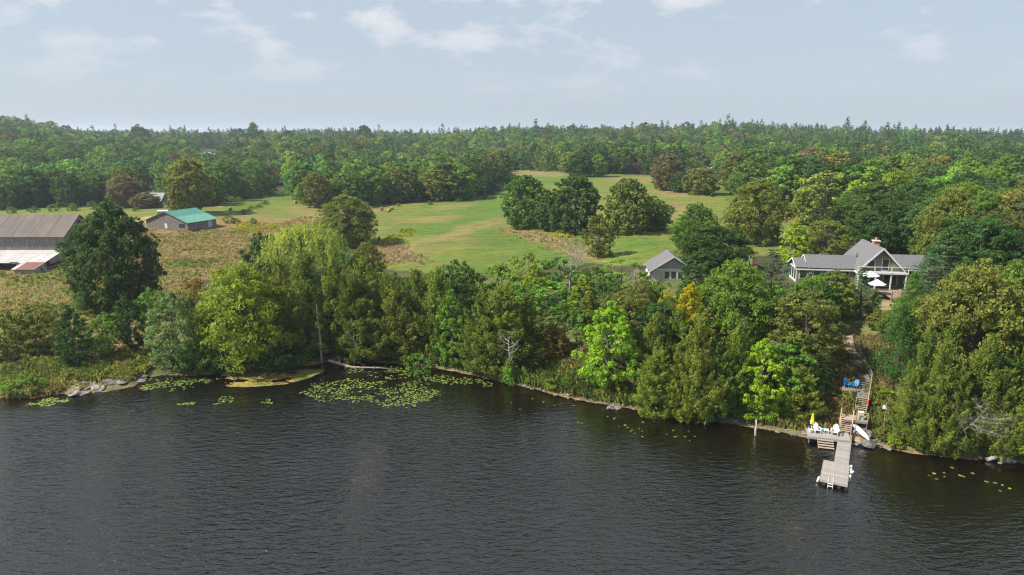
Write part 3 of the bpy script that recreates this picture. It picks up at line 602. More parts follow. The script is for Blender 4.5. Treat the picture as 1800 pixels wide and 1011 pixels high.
GC = 'olive cedars crowding the waterline'
HERO = [
 # left shore and meadow
 ('bigmaple0', 203, 545, 352, 154, 'deep', 'huge dark green maple standing in the meadow beside the red-roofed shed'),
 ('bush0', 15, 628, 548, 95, 'olive', 'olive thicket shrub on the grassy shore below the barn, widest of them', None),
 ('airy0', 75, 622, 530, 95, 'olive', 'bushy olive tree on the grassy shore below the barn, next to the oval dark tree'),
 ('young0', 135, 642, 535, 66, 'dark', 'oval dark green tree standing alone on the grassy shore'),
 ('airy1', 192, 626, 548, 70, 'green', 'light green sapling behind the grey rock ledge on the shore'),
 ('young1', 232, 612, 516, 62, 'dark', 'dark upright young tree left of the grey-green sallow'),
 ('bush1', 268, 570, 508, 70, 'green', 'green shrub in the meadow behind the grey-green sallow'),
 ('airy2', 305, 655, 515, 95, 'greyg', 'grey-green sallow with bare twigs over the water'),
 ('airy1', 352, 600, 488, 75, 'rust', 'rust-tinged tree leaning on the yellow-green maple'),
 ('maple1', 432, 640, 460, 172, 'ygreen', 'big yellow-green maple at the water behind the yellow weed mat'),
 ('bush2', 355, 652, 590, 80, 'mid', 'dark green shrub overhanging the water below the rust-tinged tree'),
 ('bush0', 425, 652, 600, 80, 'mid', 'shrub overhanging the water under the yellow-green maple'),
 ('bush1', 495, 650, 595, 85, 'dark', 'dark shrub overhanging the water between maple and cedars'),
 ('bush1', 45, 690, 660, 60, 'green', 'low reedy shrub at the water left of the rock ledge'),
 ('willow0', 545, 505, 384, 150, 'pale', 'pale willow with drooping shoots rising behind the cedars'),
 ('maple2', 612, 432, 340, 116, 'olive', 'rounded olive tree at the corner of the hay field behind the willow'),
 ('maple1', 648, 492, 424, 66, 'olive', 'olive tree between the willow and the brown weed patch'), ('bush1', 605, 480, 430, 70, 'green', 'green shrub at the foot of the willow'), ('bush2', 470, 490, 408, 80, 'dark', 'dark green bushes at the meadow edge left of the willow'),
 # cedars in the middle
 ('cedar0', 505, 628, 445, 90, 'cedar', None), ('cedar1', 548, 600, 440, 90, 'cedar2', None), ('cedar2', 590, 626, 446, 84, 'cedar', None), ('cedar0', 622, 630, 470, 76, 'cedar2', None), ('cedar1', 645, 618, 452, 100, 'cedar', None),
 ('cedar0', 690, 622, 476, 85, 'cedar2', None), ('cedar2', 700, 634, 492, 92, 'cedar', None), ('cedar1', 735, 612, 470, 78, 'cedar2', None), ('cedar0', 772, 630, 462, 82, 'cedar', None), ('cedar1', 640, 632, 520, 88, 'cedar2', None),
 ('cedar2', 850, 648, 505, 92, 'cedar2', None), ('cedar0', 885, 652, 490, 104, 'cedar', None), ('cedar1', 930, 640, 510, 90, 'cedar2', None), ('cedar2', 470, 600, 470, 80, 'cedar2', None),
 ('young2', 542, 625, 545, 60, 'green', 'bright green young maple left of the bleached snag'),
 ('young0', 797, 640, 512, 78, 'green', 'fresh green young maple between cedars above the lily patch'),
 ('bush0', 735, 655, 615, 48, 'green', 'round bright shrub at the waterline above the lily patch'),
 ('airy0', 800, 570, 452, 80, 'mid', 'feathery green tree at the edge of the hay field behind cedars'),
 ('bush2', 905, 674, 640, 50, 'green', 'round green willow bush at the stony waterline under the grey snag'),
 ('young1', 975, 632, 566, 52, 'rust', 'small rusty-leaved tree on the bank left of the vivid maple'),
 ('young2', 1066, 680, 525, 112, 'bright', 'vivid green maple on the bank, brightest tree along the shore'),
 ('young0', 940, 535, 460, 55, 'ygreen', 'yellow-green sapling among the sumacs'),
 ('young1', 1022, 560, 480, 56, 'ygreen', 'sapling with yellowing leaves right of the bare tree'),
 ('airy1', 1052, 452, 375, 58, 'olive', 'slender olive tree at the near edge of the hay field'),
 ('airy2', 1150, 640, 530, 100, 'dark', 'dark broad tree between the vivid maple and the yellow shrub'),
 ('airy0', 1110, 600, 500, 90, 'olive', 'olive tree on the bank below the small cottage'),
 ('cedar0', 1152, 725, 606, 82, 'cedar', None), ('cedar2', 1188, 730, 612, 70, 'cedar', None), ('cedar1', 1216, 738, 552, 84, 'cedar', None), ('cedar0', 1250, 738, 590, 78, 'cedar2', None), ('cedar2', 1282, 728, 566, 76, 'cedar', None), ('cedar1', 1190, 660, 540, 80, 'cedar2', None),
 ('cedar0', 1300, 700, 560, 90, 'cedar2', None), ('cedar1', 1405, 735, 640, 72, 'cedar', None), ('airy1', 1212, 612, 496, 56, 'yellow', 'golden yellow shrub on the bank below the cottage'),
 ('bush1', 1172, 550, 510, 30, 'yellow', 'small golden shrub beside the bigger golden one'),
 ('maple0', 1290, 600, 455, 125, 'green', 'rounded mid-green tree hiding the lawn right of the cottage'),
 ('pine1', 1350, 560, 432, 95, 'blue', 'dark bluish pine by the red and white flag'),
 ('airy1', 1226, 515, 438, 78, 'dark', 'dark tree touching the right side of the small cottage'),
 ('maple2', 1255, 475, 395, 140, 'deep', 'broad dark maple behind the small cottage'),
 ('maple1', 1222, 446, 356, 84, 'mid', 'green tree above the dark maple behind the cottage'),
 ('maple2', 1330, 430, 312, 112, 'olive', 'tall olive-brown tree at the corner of the far hay field'),
 ('young0', 1395, 465, 385, 62, 'limey', 'lime-green young tree behind the spruce by the house'),
 ('airy2', 1450, 455, 385, 95, 'olive', 'olive tree behind the long wing of the house'),
 ('spruce0', 1383, 485, 458, 24, 'spruceblue', 'small blue spruce on the lawn at the end of the house'),
 # around the stairs and the house
 ('airy0', 1408, 640, 505, 135, 'olive', 'wide olive birch below the house with pale branches'), ('airy1', 1462, 560, 472, 90, 'olive', 'olive birch covering the lower wall of the long house wing'), ('airy2', 1442, 565, 480, 66, 'green', 'fresh green tree screening the windows of the long house wing'), ('young1', 1416, 545, 482, 46, 'green', 'green tree in front of the glazed end of the house'), ('pine0', 1512, 560, 466, 56, 'blue', 'dark pine in front of the main gable of the house'), ('hemlock0', 1598, 580, 478, 62, 'mid', 'feathery hemlock at the right corner of the terrace'), ('pine1', 1622, 545, 440, 90, 'blue', 'soft pine hiding the right wing of the house'), ('bush1', 1572, 585, 545, 60, 'olive', 'olive shrub on the slope below the terrace'), ('bush0', 1592, 560, 520, 54, 'mid', 'green shrub at the right foot of the terrace'), ('bush2', 1545, 578, 543, 50, 'olive', 'olive shrub at the head of the stairs'), ('young0', 1535, 560, 512, 30, 'green', 'slim green sapling at the left foot of the terrace'), ('bush2', 1160, 535, 492, 50, 'green', 'green shrub in front of the cottage wall'), ('young0', 1205, 535, 486, 44, 'mid', 'mid-green sapling in front of the cottage windows'), ('airy0', 1130, 545, 490, 50, 'olive', 'olive sapling at the left corner of the cottage'),
 
 ('young1', 1330, 735, 590, 82, 'limey', 'tall lime-green tree at the water above the white stump'),
 ('young2', 1385, 710, 590, 105, 'green', 'dense green tree left of the blue chairs'),
 ('hemlock0', 1576, 655, 535, 78, 'dark', 'dark fine-needled hemlock right of the wooden stairs'),
 ('cedar1', 1590, 778, 640, 70, 'cedar', None), ('cedar0', 1630, 790, 588, 74, 'cedar', None), ('cedar2', 1672, 798, 630, 72, 'cedar2', None), ('cedar1', 1712, 790, 580, 74, 'cedar', None), ('cedar0', 1752, 800, 640, 70, 'cedar', None), ('cedar2', 1610, 745, 560, 66, 'cedar2', None), ('cedar1', 1778, 770, 596, 74, 'cedar2', None), ('cedar1', 1790, 802, 660, 100, 'cedar', None), ('cedar2', 1658, 740, 556, 70, 'cedar2', None),
 ('maple0', 1700, 680, 458, 195, 'olive', 'tall olive ash rising above the cedars right of the house'),
 ('pine0', 1640, 560, 418, 120, 'blue', 'soft green pine at the right end of the house'),
 ('maple1', 1790, 640, 440, 150, 'green', 'tall green tree at the frame-side end of the bank, right of the ash'),
 ('maple0', 1660, 470, 322, 120, 'olive', 'tall yellow-brown crowned tree behind the right end of the house'),
 ('maple2', 1715, 480, 335, 120, 'mid', 'green tree close behind the yellow-brown crowned one'),
 ('maple1', 1555, 445, 350, 120, 'deep', 'dark tree directly behind the brick chimney'),
 ('mid0', 1500, 405, 314, 58, 'limey', 'bright yellow-green tree behind the house ridge'),
 ('mid1', 1565, 385, 304, 96, 'green', 'rounded green tree beyond the yellow-green one behind the house'),
 ('spruce0', 1465, 392, 345, 40, 'deep', 'dark conical fir on the orange grass slope'),
 # trees in and around the hay field
 ('mid0', 922, 402, 306, 88, 'mid', 'round full green maple standing alone in the hay field'),
 ('mid1', 1012, 412, 304, 96, 'dark', 'dark tall tree in the hay-field clump'),
 ('mid2', 972, 405, 333, 62, 'dark', 'lower dark tree at the left of the hay-field clump'),
 ('mid0', 1096, 412, 311, 84, 'olive', 'light leafy tree at the right of the hay-field clump'),
 ('mid2', 1142, 405, 345, 70, 'mid', 'low green tree at the right end of the hay-field clump'),
 ('mid1', 940, 300, 250, 30, 'deep', 'narrow dark tree at the far edge of the hay field'),
 ('mid2', 1020, 311, 265, 54, 'deep', 'dark rounded tree at the far edge of the hay field'),
 ('mid1', 1052, 311, 270, 36, 'green', 'small green tree beside the dark rounded one at the far field edge'),
 ('mid0', 1170, 334, 268, 64, 'brownish', 'brownish green tree on the far hay-field rise'),
 ('mid1', 1230, 342, 293, 66, 'olive', 'spreading olive tree beside the black bale'),
 ('mid2', 1195, 338, 300, 40, 'dark', 'small dark tree between the brownish and the spreading olive tree'),
 ('mid1', 332, 376, 274, 90, 'olive', 'tall olive maple behind the teal-roofed barn'),
 ('mid2', 394, 354, 282, 54, 'mid', 'dark green tree by the bend of the dirt drive'),
 ('mid0', 223, 361, 315, 55, 'deep', 'dense dark dome-shaped tree by the farmhouse'),
 ('mid1', 258, 366, 338, 54, 'brownish', 'brownish apple tree in front of the farmhouse roof'),
 ('mid0', 558, 365, 302, 62, 'olive', 'olive tree at the tip of the woods by the pasture'),
 ('mid2', 618, 363, 297, 64, 'mid', 'green tree in the front row of the woods by the pasture'),
 ('midpine0', 440, 336, 288, 38, 'brownish', 'browning pine left of a second one at the pasture edge'),
 ('midpine1', 480, 338, 272, 50, 'brownish', 'taller browning pine at the pasture edge'),
 ('mid1', 516, 330, 274, 36, 'limey', 'yellow-green tree right of the browning pines'),
 ('mid1', 447, 262, 214, 24, 'mid', 'tall lone tree standing above the skyline'),
 ('mid0', 640, 262, 219, 34, 'deep', 'rounded tree standing above the skyline woods'),
 ('mid2', 248, 262, 219, 36, 'deep', 'dark crowned tree standing above the woods behind the farm'),
]
def cedar_words(px, hpx=0, wpx=0, ck='cedar'):
    w = ('tall ' if hpx > 165 else 'short ' if 0 < hpx < 125 else '') + ('broad ' if wpx > 100 else '') + ('dark green' if ck == 'cedar2' else 'olive green')
    return w + ' cedar ' + ('next to the yellow-green maple' if px < 540 else 'at the fallen trunks in the water' if px < 720 else 'behind the lily pads' if px < 840 else 'beside the bleached dead tree' if px < 1000 else 'overhanging the water between vivid maple and white stump' if px < 1330 else 'just left of the shore deck' if px < 1500 else 'in the wall of cedars right of the dock')
for h_ in HERO:
    if h_[6] is None: hero(*h_[:6], cedar_words(h_[1], h_[2] - h_[3], h_[4], h_[5]), GC)
    else: hero(*h_)
GS = 'sumac thicket between field and bank'
for i, (px, yb, yt, w) in enumerate([(832, 548, 480, 95), (880, 528, 462, 95), (930, 512, 446, 125), (985, 518, 452, 95), (1042, 512, 468, 95), (962, 552, 492, 105), (1012, 560, 505, 100), (1092, 506, 456, 95), (905, 560, 500, 90),
                                     (1060, 540, 485, 80), (870, 570, 515, 80), (1130, 530, 492, 70), (990, 590, 535, 80), (1035, 600, 550, 60), (950, 610, 570, 60)]):
    hero('sumac%d' % (i % 2), px, yb, yt, w, 'sumac' if i % 3 else 'mid', 'leafy green sumac in the low thicket between field and bank', GS, 0.15)
# bare trees
def bare_tree(name, px, yb, yt, wpx, label, seed, cat='dead tree', m='dead', **kw):
    g = ground(px, yb); v = (505.5 - yt) / F_PX
    H = max(0.8, CAM_H + g[1] * (-SP + v * CP) / (CP + v * SP) - g[2]); W = wpx * float(project(*g)[2]) / F_PX
    tw, tr = bare(name, H, W, seed, **kw); o = thing(name, tuple(g - np.array([0, 0, 0.05])), label, cat)
    tr.build('trunk', m, o); tw.build('branches', m, o); return o
bare_tree('bare_tree', 1000, 520, 408, 62, 'leafless grey tree at the near edge of the hay field', 3, n1=14, n2=9, z0=0.35)
bare_tree('dead_shrub', 893, 672, 575, 56, 'bleached dead tree with forked branches at the stony waterline', 8, n1=10, n2=5, r0=0.02)
_c = pix(1705, 790); _y = _c[1] - 3.4; _z = CAM_H + _y * (-SP + (505.5 - 748) / F_PX * CP) / (CP + (505.5 - 748) / F_PX * SP)
_tw, _tr = bare('dead_branches', 4.2, 5.6, 12, n1=13, n2=8, n3=4, spread=0.6, z0=0.08, r0=0.011)
_o = thing('dead_branches', ((1700 - 900) / F_PX * float(project(0, _y, _z)[2]), _y + 0.6, _z - 1.0), 'grey dead branches spread out of the cedars right of the dock', 'dead tree'); _o.rotation_euler = (0.55, 0.1, 0.4)
_tr.build('trunk', 'dead', _o); _tw.build('branches', 'dead', _o)
bare_tree('dead_cedar', 622, 642, 555, 46, 'bleached dead branches leaning out of the cedars above the fallen log', 14, n1=12, n2=6, r0=0.012)
bare_tree('bare_tree', 1112, 540, 462, 36, 'thin bare tree left of the small cottage', 17, n1=12, n2=8)
bare_tree('bare_tree', 1425, 392, 325, 34, 'pale dead tree on the orange grass slope', 19, n1=12, n2=8)

# ------------------------------------------------------------------ scattered trees
CEIL = np.array([(-400, 520), (0, 555), (120, 545), (250, 520), (330, 500), (480, 475), (520, 455), (640, 458), (720, 485), (760, 475), (830, 490), (1000, 510), (1100, 505), (1130, 515), (1215, 515), (1260, 480), (1380, 500), (1420, 490), (1500, 500), (1530, 545), (1590, 530), (1620, 500), (1650, 500), (1700, 470), (1800, 450), (2200, 430)])
NOGO = [[(1400, 830), (1400, 690), (1445, 680), (1440, 640), (1455, 575), (1545, 570), (1575, 700), (1570, 800)], [(1100, 505), (1110, 462), (1250, 462), (1235, 510)], [(1380, 515), (1380, 455), (1630, 455), (1610, 530), (1530, 545)]]
rng = np.random.default_rng(77)
bank_tree_n = 0
cand = []
for _ in range(1500):
    px = rng.uniform(270, 1900); d = 2.5 + 34 * rng.random() ** 1.1
    s = pix(px, np.interp(px, [p[0] for p in SHORE_PX], [p[1] for p in SHORE_PX])); dirn = np.array([0.12, 1.0]); cand.append((s[0] + dirn[0] * d, s[1] + dirn[1] * d, d))
GB = 'trees filling the wooded bank'
for x, y, d in cand:
    if bank_tree_n >= 110: break
    z = gh(x, y); px, py, dep = [float(q) for q in project(x, y, z)]
    if z < 0.3 or in_poly(np.array([px]), np.array([py]), CLEAR)[0] or any(in_poly(np.array([px]), np.array([py]), q)[0] for q in NOGO): continue
    if any((x - a) ** 2 + (y - b) ** 2 < (r + 0.8) ** 2 for a, b, r in OCC): continue
    yc = np.interp(px, CEIL[:, 0], CEIL[:, 1]); v = (505.5 - yc) / F_PX
    Hmax = CAM_H + y * (-SP + v * CP) / (CP + v * SP) - z
    if Hmax < 2.6: continue
    if 900 < px < 1110 and d < 16: continue
    ced = rng.random() < (0.65 if d < 16 else 0.3)
    H = min(Hmax * rng.uniform(0.75, 1.0), rng.uniform(7, 14)); 
    if ced: tree('cedar%d' % rng.integers(3), 'cedar_tree', x, y, H, max(2.4, H * rng.uniform(0.36, 0.46)), tuple(np.array(K['cedar' if rng.random() < 0.6 else 'cedar2']) * rng.uniform(0.85, 1.15)), cedar_words(px) if d < 12 else 'olive cedar half hidden among the trees of the bank', 'tree', GC if d < 12 else GB)
    elif H > 4.5: tree(['airy', 'young'][rng.integers(2)] + str(rng.integers(3)), 'broadleaf_tree', x, y, H, H * rng.uniform(0.6, 0.8), tuple(np.array(K[['mid', 'green', 'olive', 'dark'][rng.integers(4)]]) * rng.uniform(0.85, 1.15)), 'leafy green tree half hidden among the cedars of the bank', 'tree', GB)
    else: tree('bush%d' % rng.integers(3), 'shrub', x, y, H, H * 1.3, tuple(np.array(K[['mid', 'green', 'olive'][rng.integers(3)]]) * rng.uniform(0.85, 1.15)), 'green undergrowth shrub on the wooded bank', 'shrub', 'undergrowth shrubs of the bank')
    OCC.append((x, y, 1.3 if ced else 1.8)); bank_tree_n += 1
# undergrowth shrubs near the water
n_s = 0
for _ in range(900):
    if n_s >= 95: break
    px = rng.uniform(250, 1830); d = 0.8 + 7 * rng.random() ** 1.5
    s = pix(px, np.interp(px, [p[0] for p in SHORE_PX], [p[1] for p in SHORE_PX])); x, y = s[0], s[1] + d; z = gh(x, y); qx, qy, _d = [float(q) for q in project(x, y, z)]
    if z < 0.1 or 1410 < qx < 1550: continue
    H = rng.uniform(0.5, 1.5) if 930 < px < 1130 else rng.uniform(0.7, 2.0)
    tree('bush%d' % rng.integers(3), 'shrub', x, y, H, H * rng.uniform(1.2, 1.7), tuple(np.array(K[['mid', 'green', 'green', 'olive', 'ygreen'][rng.integers(5)]]) * rng.uniform(0.8, 1.2)), 'low green shrub fringing the stony waterline', 'shrub', 'low shrubs along the waterline'); n_s += 1
for px, py, H in [(1425, 705, 1.6), (1440, 690, 1.8), (1455, 715, 1.1), (1470, 700, 1.2), (1450, 735, 0.7), (1470, 725, 0.8), (1500, 715, 0.8), (1485, 702, 1.0), (1550, 730, 1.8), (1560, 760, 1.6), (1545, 745, 1.0), (1540, 700, 1.6), (1575, 785, 1.5), (1455, 672, 1.5)]:
    g = ground(px, py); tree('bush%d' % (px % 3), 'shrub', g[0], g[1], H, H * 1.5, tuple(np.array(K[['green', 'olive', 'ygreen'][py % 3]])), 'small shrub on the slope beside the wooden stairs', 'shrub', 'shrubs beside the stairs')

# the woods: nearest trees one by one, the rest as one mass
pts = []
r0 = 120.0
while r0 < 1500:
    step = 7.8 + 0.0058 * r0; k = int(2 * 0.88 * r0 / step)
    az = np.linspace(-0.88, 0.88, max(2, k)) + rng.uniform(-0.5, 0.5, max(2, k)) * step / r0; rr = r0 + rng.uniform(-0.5, 0.5, len(az)) * step
    pts.append(np.stack([rr * np.sin(az), rr * np.cos(az)], -1)); r0 += step * 0.9
pts = np.concatenate(pts); X, Y = pts[:, 0], pts[:, 1]; Z = terrain(X, Y); QX, QY, QD = project(X, Y, Z); D = shore_dist(X, Y)
ok = (D > 34) & ~((QY > 425) & (QX > 270) & (QX < 1640)) & ~in_poly(QX, QY, CLEAR) & (Z > 0.5)
for q in NOGO: ok &= ~in_poly(QX, QY, q)
ok &= ~(in_poly(QX, QY, [(1090, 520), (1090, 455), (1240, 455), (1640, 440), (1640, 540), (1240, 520)]))
ok &= ~((QX < 330) & (QY > 372)) & ~((QX > 1180) & (QX < 1435) & (QY > 392)) & ~((QX > 230) & (QX < 300) & (QY > 338) & (QY < 372)) & ~((QX > 340) & (QX < 400) & (QY > 262) & (QY < 300)) & ~((QX > 1060) & (QX < 1095) & (QY > 255) & (QY < 275)) & ~((QX > 1230) & (QX < 1262) & (QY > 290) & (QY < 312))
oc = np.array(OCC)
for i in np.where(ok & (QD < 420))[0]:
    if (np.hypot(oc[:, 0] - X[i], oc[:, 1] - Y[i]) < oc[:, 2] + 1.5).any(): ok[i] = False
for (a0, a1, yy, dd_) in ((356, 386, 268, 800), (1068, 1088, 252, 900), (1236, 1256, 290, 520), (254, 290, 338, 306), (1758, 1770, 405, 175)):
    ok &= ~((QX > a0) & (QX < a1) & (QD < dd_) & (project(X, Y, Z + 15)[1] < yy + 4))
X, Y, Z, QX, QY, QD = [a[ok] for a in (X, Y, Z, QX, QY, QD)]
nn_ = len(X); zone = fbm(X / 60, Y / 60, 71, 3); right = sstep(1150, 1600, QX) * sstep(330, 600, QD); skyl = sstep(650, 900, QD)
pconif = np.clip(0.10 + 0.55 * right * (zone > 0.45) + 0.25 * skyl + 0.45 * sstep(1100, 1400, QX) * skyl, 0, 0.85)
isc = rng.random(nn_) < pconif
pal = np.array([K['dark'], K['mid'], K['mid'], K['green'], K['olive'], K['deep'], K['dark']]); colr = pal[rng.integers(0, len(pal), nn_)]
pick = rng.random(nn_); colr[pick < 0.03] = np.array(K['ygreen']) * 0.75; colr[(pick > 0.95) & (zone > 0.5)] = K['brownish']
colr[isc] = np.array([K['blue'], K['deep'], K['dark']])[rng.integers(0, 3, isc.sum())]
colr = colr * rng.uniform(0.75, 1.5, (nn_, 1)) * rng.uniform(0.88, 1.12, (nn_, 3))
HT = np.where(isc, rng.uniform(13, 25, nn_), rng.uniform(9, 20, nn_)) * np.interp(QD, [120, 300, 800], [0.82, 0.95, 1.0]); HT = HT * np.where((QD > 700) & (rng.random(nn_) < 0.05), rng.uniform(1.15, 1.4, nn_), 1.0); WD = np.where(isc, HT * rng.uniform(0.4, 0.55, nn_), HT * rng.uniform(0.7, 1.05, nn_))
infr = (QX > -30) & (QX < 1830)
order = np.argsort(np.where(infr, QD, 1e9)); nind = 330
def zone_words(px, d):
    if px < 540: return 'in the woods behind the farmyard' if d < 480 else 'in the far woods beyond the farm'
    if px < 890: return 'in the woods beside the pasture'
    if px < 1300: return 'at the far end of the hay field'
    return 'in the woods behind the lake house'
cnt = {}
for i in order[:nind]:
    k = int(rng.integers(3)); near = QD[i] < 200
    zw = zone_words(QX[i], QD[i])
    lum, hue = float(colr[i].sum()), float(colr[i][0] / colr[i][1]); cw_ = ('yellow-green' if hue > 0.8 and lum > 0.4 else 'brownish olive' if hue > 1.0 else 'olive green' if hue > 0.72 else 'dark green' if lum < 0.20 else 'fresh green' if lum > 0.30 else 'mid-green'); sz_ = 'tall' if HT[i] > 15.5 else 'small' if HT[i] < 12 else 'medium-sized'
    if isc[i]: tree(('pine%d' if near else 'midpine%d') % (k % 2), 'pine_tree', X[i], Y[i], HT[i], WD[i], tuple(colr[i]), sz_ + ' ' + cw_ + ' conifer standing ' + zw, 'tree', 'conifers ' + zw)
    else: tree(('maple%d' if near else 'mid%d') % k, 'broadleaf_tree', X[i], Y[i], HT[i], WD[i], tuple(colr[i]), sz_ + ' rounded ' + cw_ + ' tree standing ' + zw, 'tree', 'broadleaf trees ' + zw)
rest = order[nind:]

def stuff(name, co, scl, rot, col, kind, protos, label, cat):
    me = bpy.data.meshes.new(name); me.vertices.add(len(co)); me.vertices.foreach_set('co', np.ascontiguousarray(co, np.float32).ravel())
    a = me.attributes.new('scl', 'FLOAT_VECTOR', 'POINT'); a.data.foreach_set('vector', np.ascontiguousarray(scl, np.float32).ravel())
    a = me.attributes.new('rot', 'FLOAT_VECTOR', 'POINT'); rv = np.zeros((len(co), 3), np.float32); rv[:, 2] = rot; a.data.foreach_set('vector', rv.ravel())
    a = me.attributes.new('kind', 'INT', 'POINT'); a.data.foreach_set('value', np.ascontiguousarray(kind, np.int32))
    color_attr(me, 'col', col)
    o = link(name, me); tag(o, label, cat, kind='stuff')
    ng = bpy.data.node_groups.new(name + '_nodes', 'GeometryNodeTree')
    ng.interface.new_socket('Geometry', in_out='INPUT', socket_type='NodeSocketGeometry'); ng.interface.new_socket('Geometry', in_out='OUTPUT', socket_type='NodeSocketGeometry')
    N, Lk = ng.nodes, ng.links; gi = N.new('NodeGroupInput'); go = N.new('NodeGroupOutput'); jn = N.new('GeometryNodeJoinGeometry')
    def na(nm, ty):
        q = N.new('GeometryNodeInputNamedAttribute'); q.data_type = ty; q.inputs['Name'].default_value = nm; return q.outputs['Attribute']
    sA, rA, kA = na('scl', 'FLOAT_VECTOR'), na('rot', 'FLOAT_VECTOR'), na('kind', 'INT')
    for i, p in enumerate(protos):
        ip = N.new('GeometryNodeInstanceOnPoints'); oi = N.new('GeometryNodeObjectInfo'); oi.inputs['Object'].default_value = p; oi.inputs['As Instance'].default_value = True
        eq = N.new('FunctionNodeCompare'); eq.data_type = 'INT'; eq.operation = 'EQUAL'; Lk.new(kA, eq.inputs[2]); eq.inputs[3].default_value = i
        e2r = N.new('FunctionNodeEulerToRotation'); Lk.new(rA, e2r.inputs[0])
        Lk.new(gi.outputs[0], ip.inputs['Points']); Lk.new(eq.outputs[0], ip.inputs['Selection']); Lk.new(oi.outputs['Geometry'], ip.inputs['Instance'])
        Lk.new(e2r.outputs[0], ip.inputs['Rotation']); Lk.new(sA, ip.inputs['Scale']); Lk.new(ip.outputs[0], jn.inputs[0])
    Lk.new(jn.outputs[0], go.inputs[0]); md = o.modifiers.new('scatter', 'NODES'); md.node_group = ng
    return o
def far_proto(name, pr):
    cm, tr = pr; n0 = len(cm.vertices); co = np.zeros(n0 * 3, np.float32); cm.vertices.foreach_get('co', co); ti = np.zeros(n0, np.float32); cm.attributes['tint'].data.foreach_get('value', ti)
    me = npmesh(name, co.reshape(-1, 3), np.arange(n0).reshape(-1, 4), ti); me.materials.append(M['leaf_inst'])
    return bpy.data.objects.new(name, me)
far = [far_proto('far_leaf%d' % i, broadleaf('far', 16, 12, 0.0, 60, 5, 8, 1.05, 1000 + i, mat_='leaf_inst')) for i in range(4)]
far += [far_proto('far_pine%d' % i, cedar('farp', 20, 9, 85, 9, 1.1, 1100 + i, 'leaf_inst', belly=0.12, point=(0.75, 0.95)[i], droop=0.15)) for i in range(2)]
kk = np.where(isc[rest], 4 + rng.integers(0, 2, len(rest)), rng.integers(0, 4, len(rest)))
h0 = np.where(isc[rest], 20, 16); w0 = np.where(isc[rest], 9, 12)
stuff('distant_forest', np.stack([X, Y, Z], -1)[rest], np.stack([WD[rest] / w0, WD[rest] / w0, HT[rest] / h0], -1), rng.uniform(0, 6.28, len(rest)), colr[rest], kk, far, 'mixed green forest running back to the skyline', 'forest')
print('forest', len(rest), 'bank', bank_tree_n, 'shrubs', n_s)

# ------------------------------------------------------------------ buildings
def elev(py, y):
    v = (505.5 - py) / F_PX; return CAM_H + y * (-SP + v * CP) / (CP + v * SP)
def boards(x0, x1, ztop, z0, step, rng, axis='x', off=0.0, sign=-1, th=0.04):
    b = MB(); x = x0
    while x < x1 - 0.02:
        w = min(step * rng.uniform(0.8, 1.2), x1 - x); d = th + rng.uniform(0, 0.03); zt = ztop(x + w / 2); zb = z0 + rng.uniform(0, 0.25)
        if axis == 'x': b.box(x + 0.008, x + w - 0.008, *(sorted((off, off + sign * d))), zb, zt)
        else: b.box(*(sorted((off, off + sign * d))), x + 0.008, x + w - 0.008, zb, zt)
        x += w
    return b
def roof_pair(o, x0, x1, yf, yr, yb, ze, zr, mname, th=0.14, oh=0.4):
    """gable roof, ridge along x"""
    sl = (zr - ze) / (yr - yf)
    MB().slab([(x0, yf - oh, ze - oh * sl), (x1, yf - oh, ze - oh * sl), (x1, yr, zr), (x0, yr, zr)], th).build('roof', mname, o)
    sl2 = (zr - ze) / (yb - yr)
    MB().slab([(x0, yr + 0.002, zr), (x1, yr + 0.002, zr), (x1, yb + oh, ze - oh * sl2), (x0, yb + oh, ze - oh * sl2)], th).build('roof', mname, o)
rb = random.Random(11)
# grey barn with lean-to
by_f, by_l, by_r = 171.0, 163.2, 178.0; bxr, bxl = -111.8, -152.0; bg = gh(-120, 171) - 0.3
ze_, zr_, zt_, zl_ = elev(415.5, by_f), elev(378, by_r), elev(440, by_f), elev(462.5, by_l)
barn = thing('barn', (0, 0, 0), 'long weathered grey board barn with rusty roof and white metal lean-to', 'barn')
MB().box(bxl, bxr - 0.1, by_f + 0.1, 2 * by_r - by_f - 0.1, bg - 1, ze_ - 0.1).build('wall', 'void', barn)
boards(bxl, bxr, lambda x: ze_, bg - 0.4, 0.42, rb, 'x', by_f + 0.1).build('front_boards', 'barnwood', barn)
boards(by_f + 0.1, 2 * by_r - by_f, lambda y: ze_ + (zr_ - ze_) * (1 - abs(y - by_r) / (by_r - by_f)), bg - 0.4, 0.42, rb, 'y', bxr - 0.1, 1).build('gable_boards', 'barnwood', barn)
MB().prism([(bxr - 0.12, by_f + 0.1, ze_ - 0.1), (bxr - 0.12, 2 * by_r - by_f, ze_ - 0.1), (bxr - 0.12, by_r, zr_ - 0.1)], (-40, 0, 0)).build('gable', 'void', barn)
roof_pair(barn, bxl, bxr + 0.35, by_f, by_r, 2 * by_r - by_f, ze_, zr_, 'rustroof')
for i in range(9): MB().beam((bxr + 0.3 - i * 4.4, by_f - 0.35, ze_ - 0.05), (bxr + 0.3 - i * 4.4, by_r, zr_ + 0.19), 0.07, 0.06).build('roof_seam', 'rustroof', barn)
MB().box(bxr - 0.02, bxr + 0.05, by_r - 0.5, by_r + 0.4, zr_ - 2.6, zr_ - 1.3).build('loft_opening', 'void', barn)
MB().beam((bxr + 0.37, by_f - 0.42, ze_ - 0.12), (bxr + 0.37, by_r, zr_ + 0.06), 0.05, 0.2).build('rake_board', 'barnwood', barn)
x = bxl; i = 0
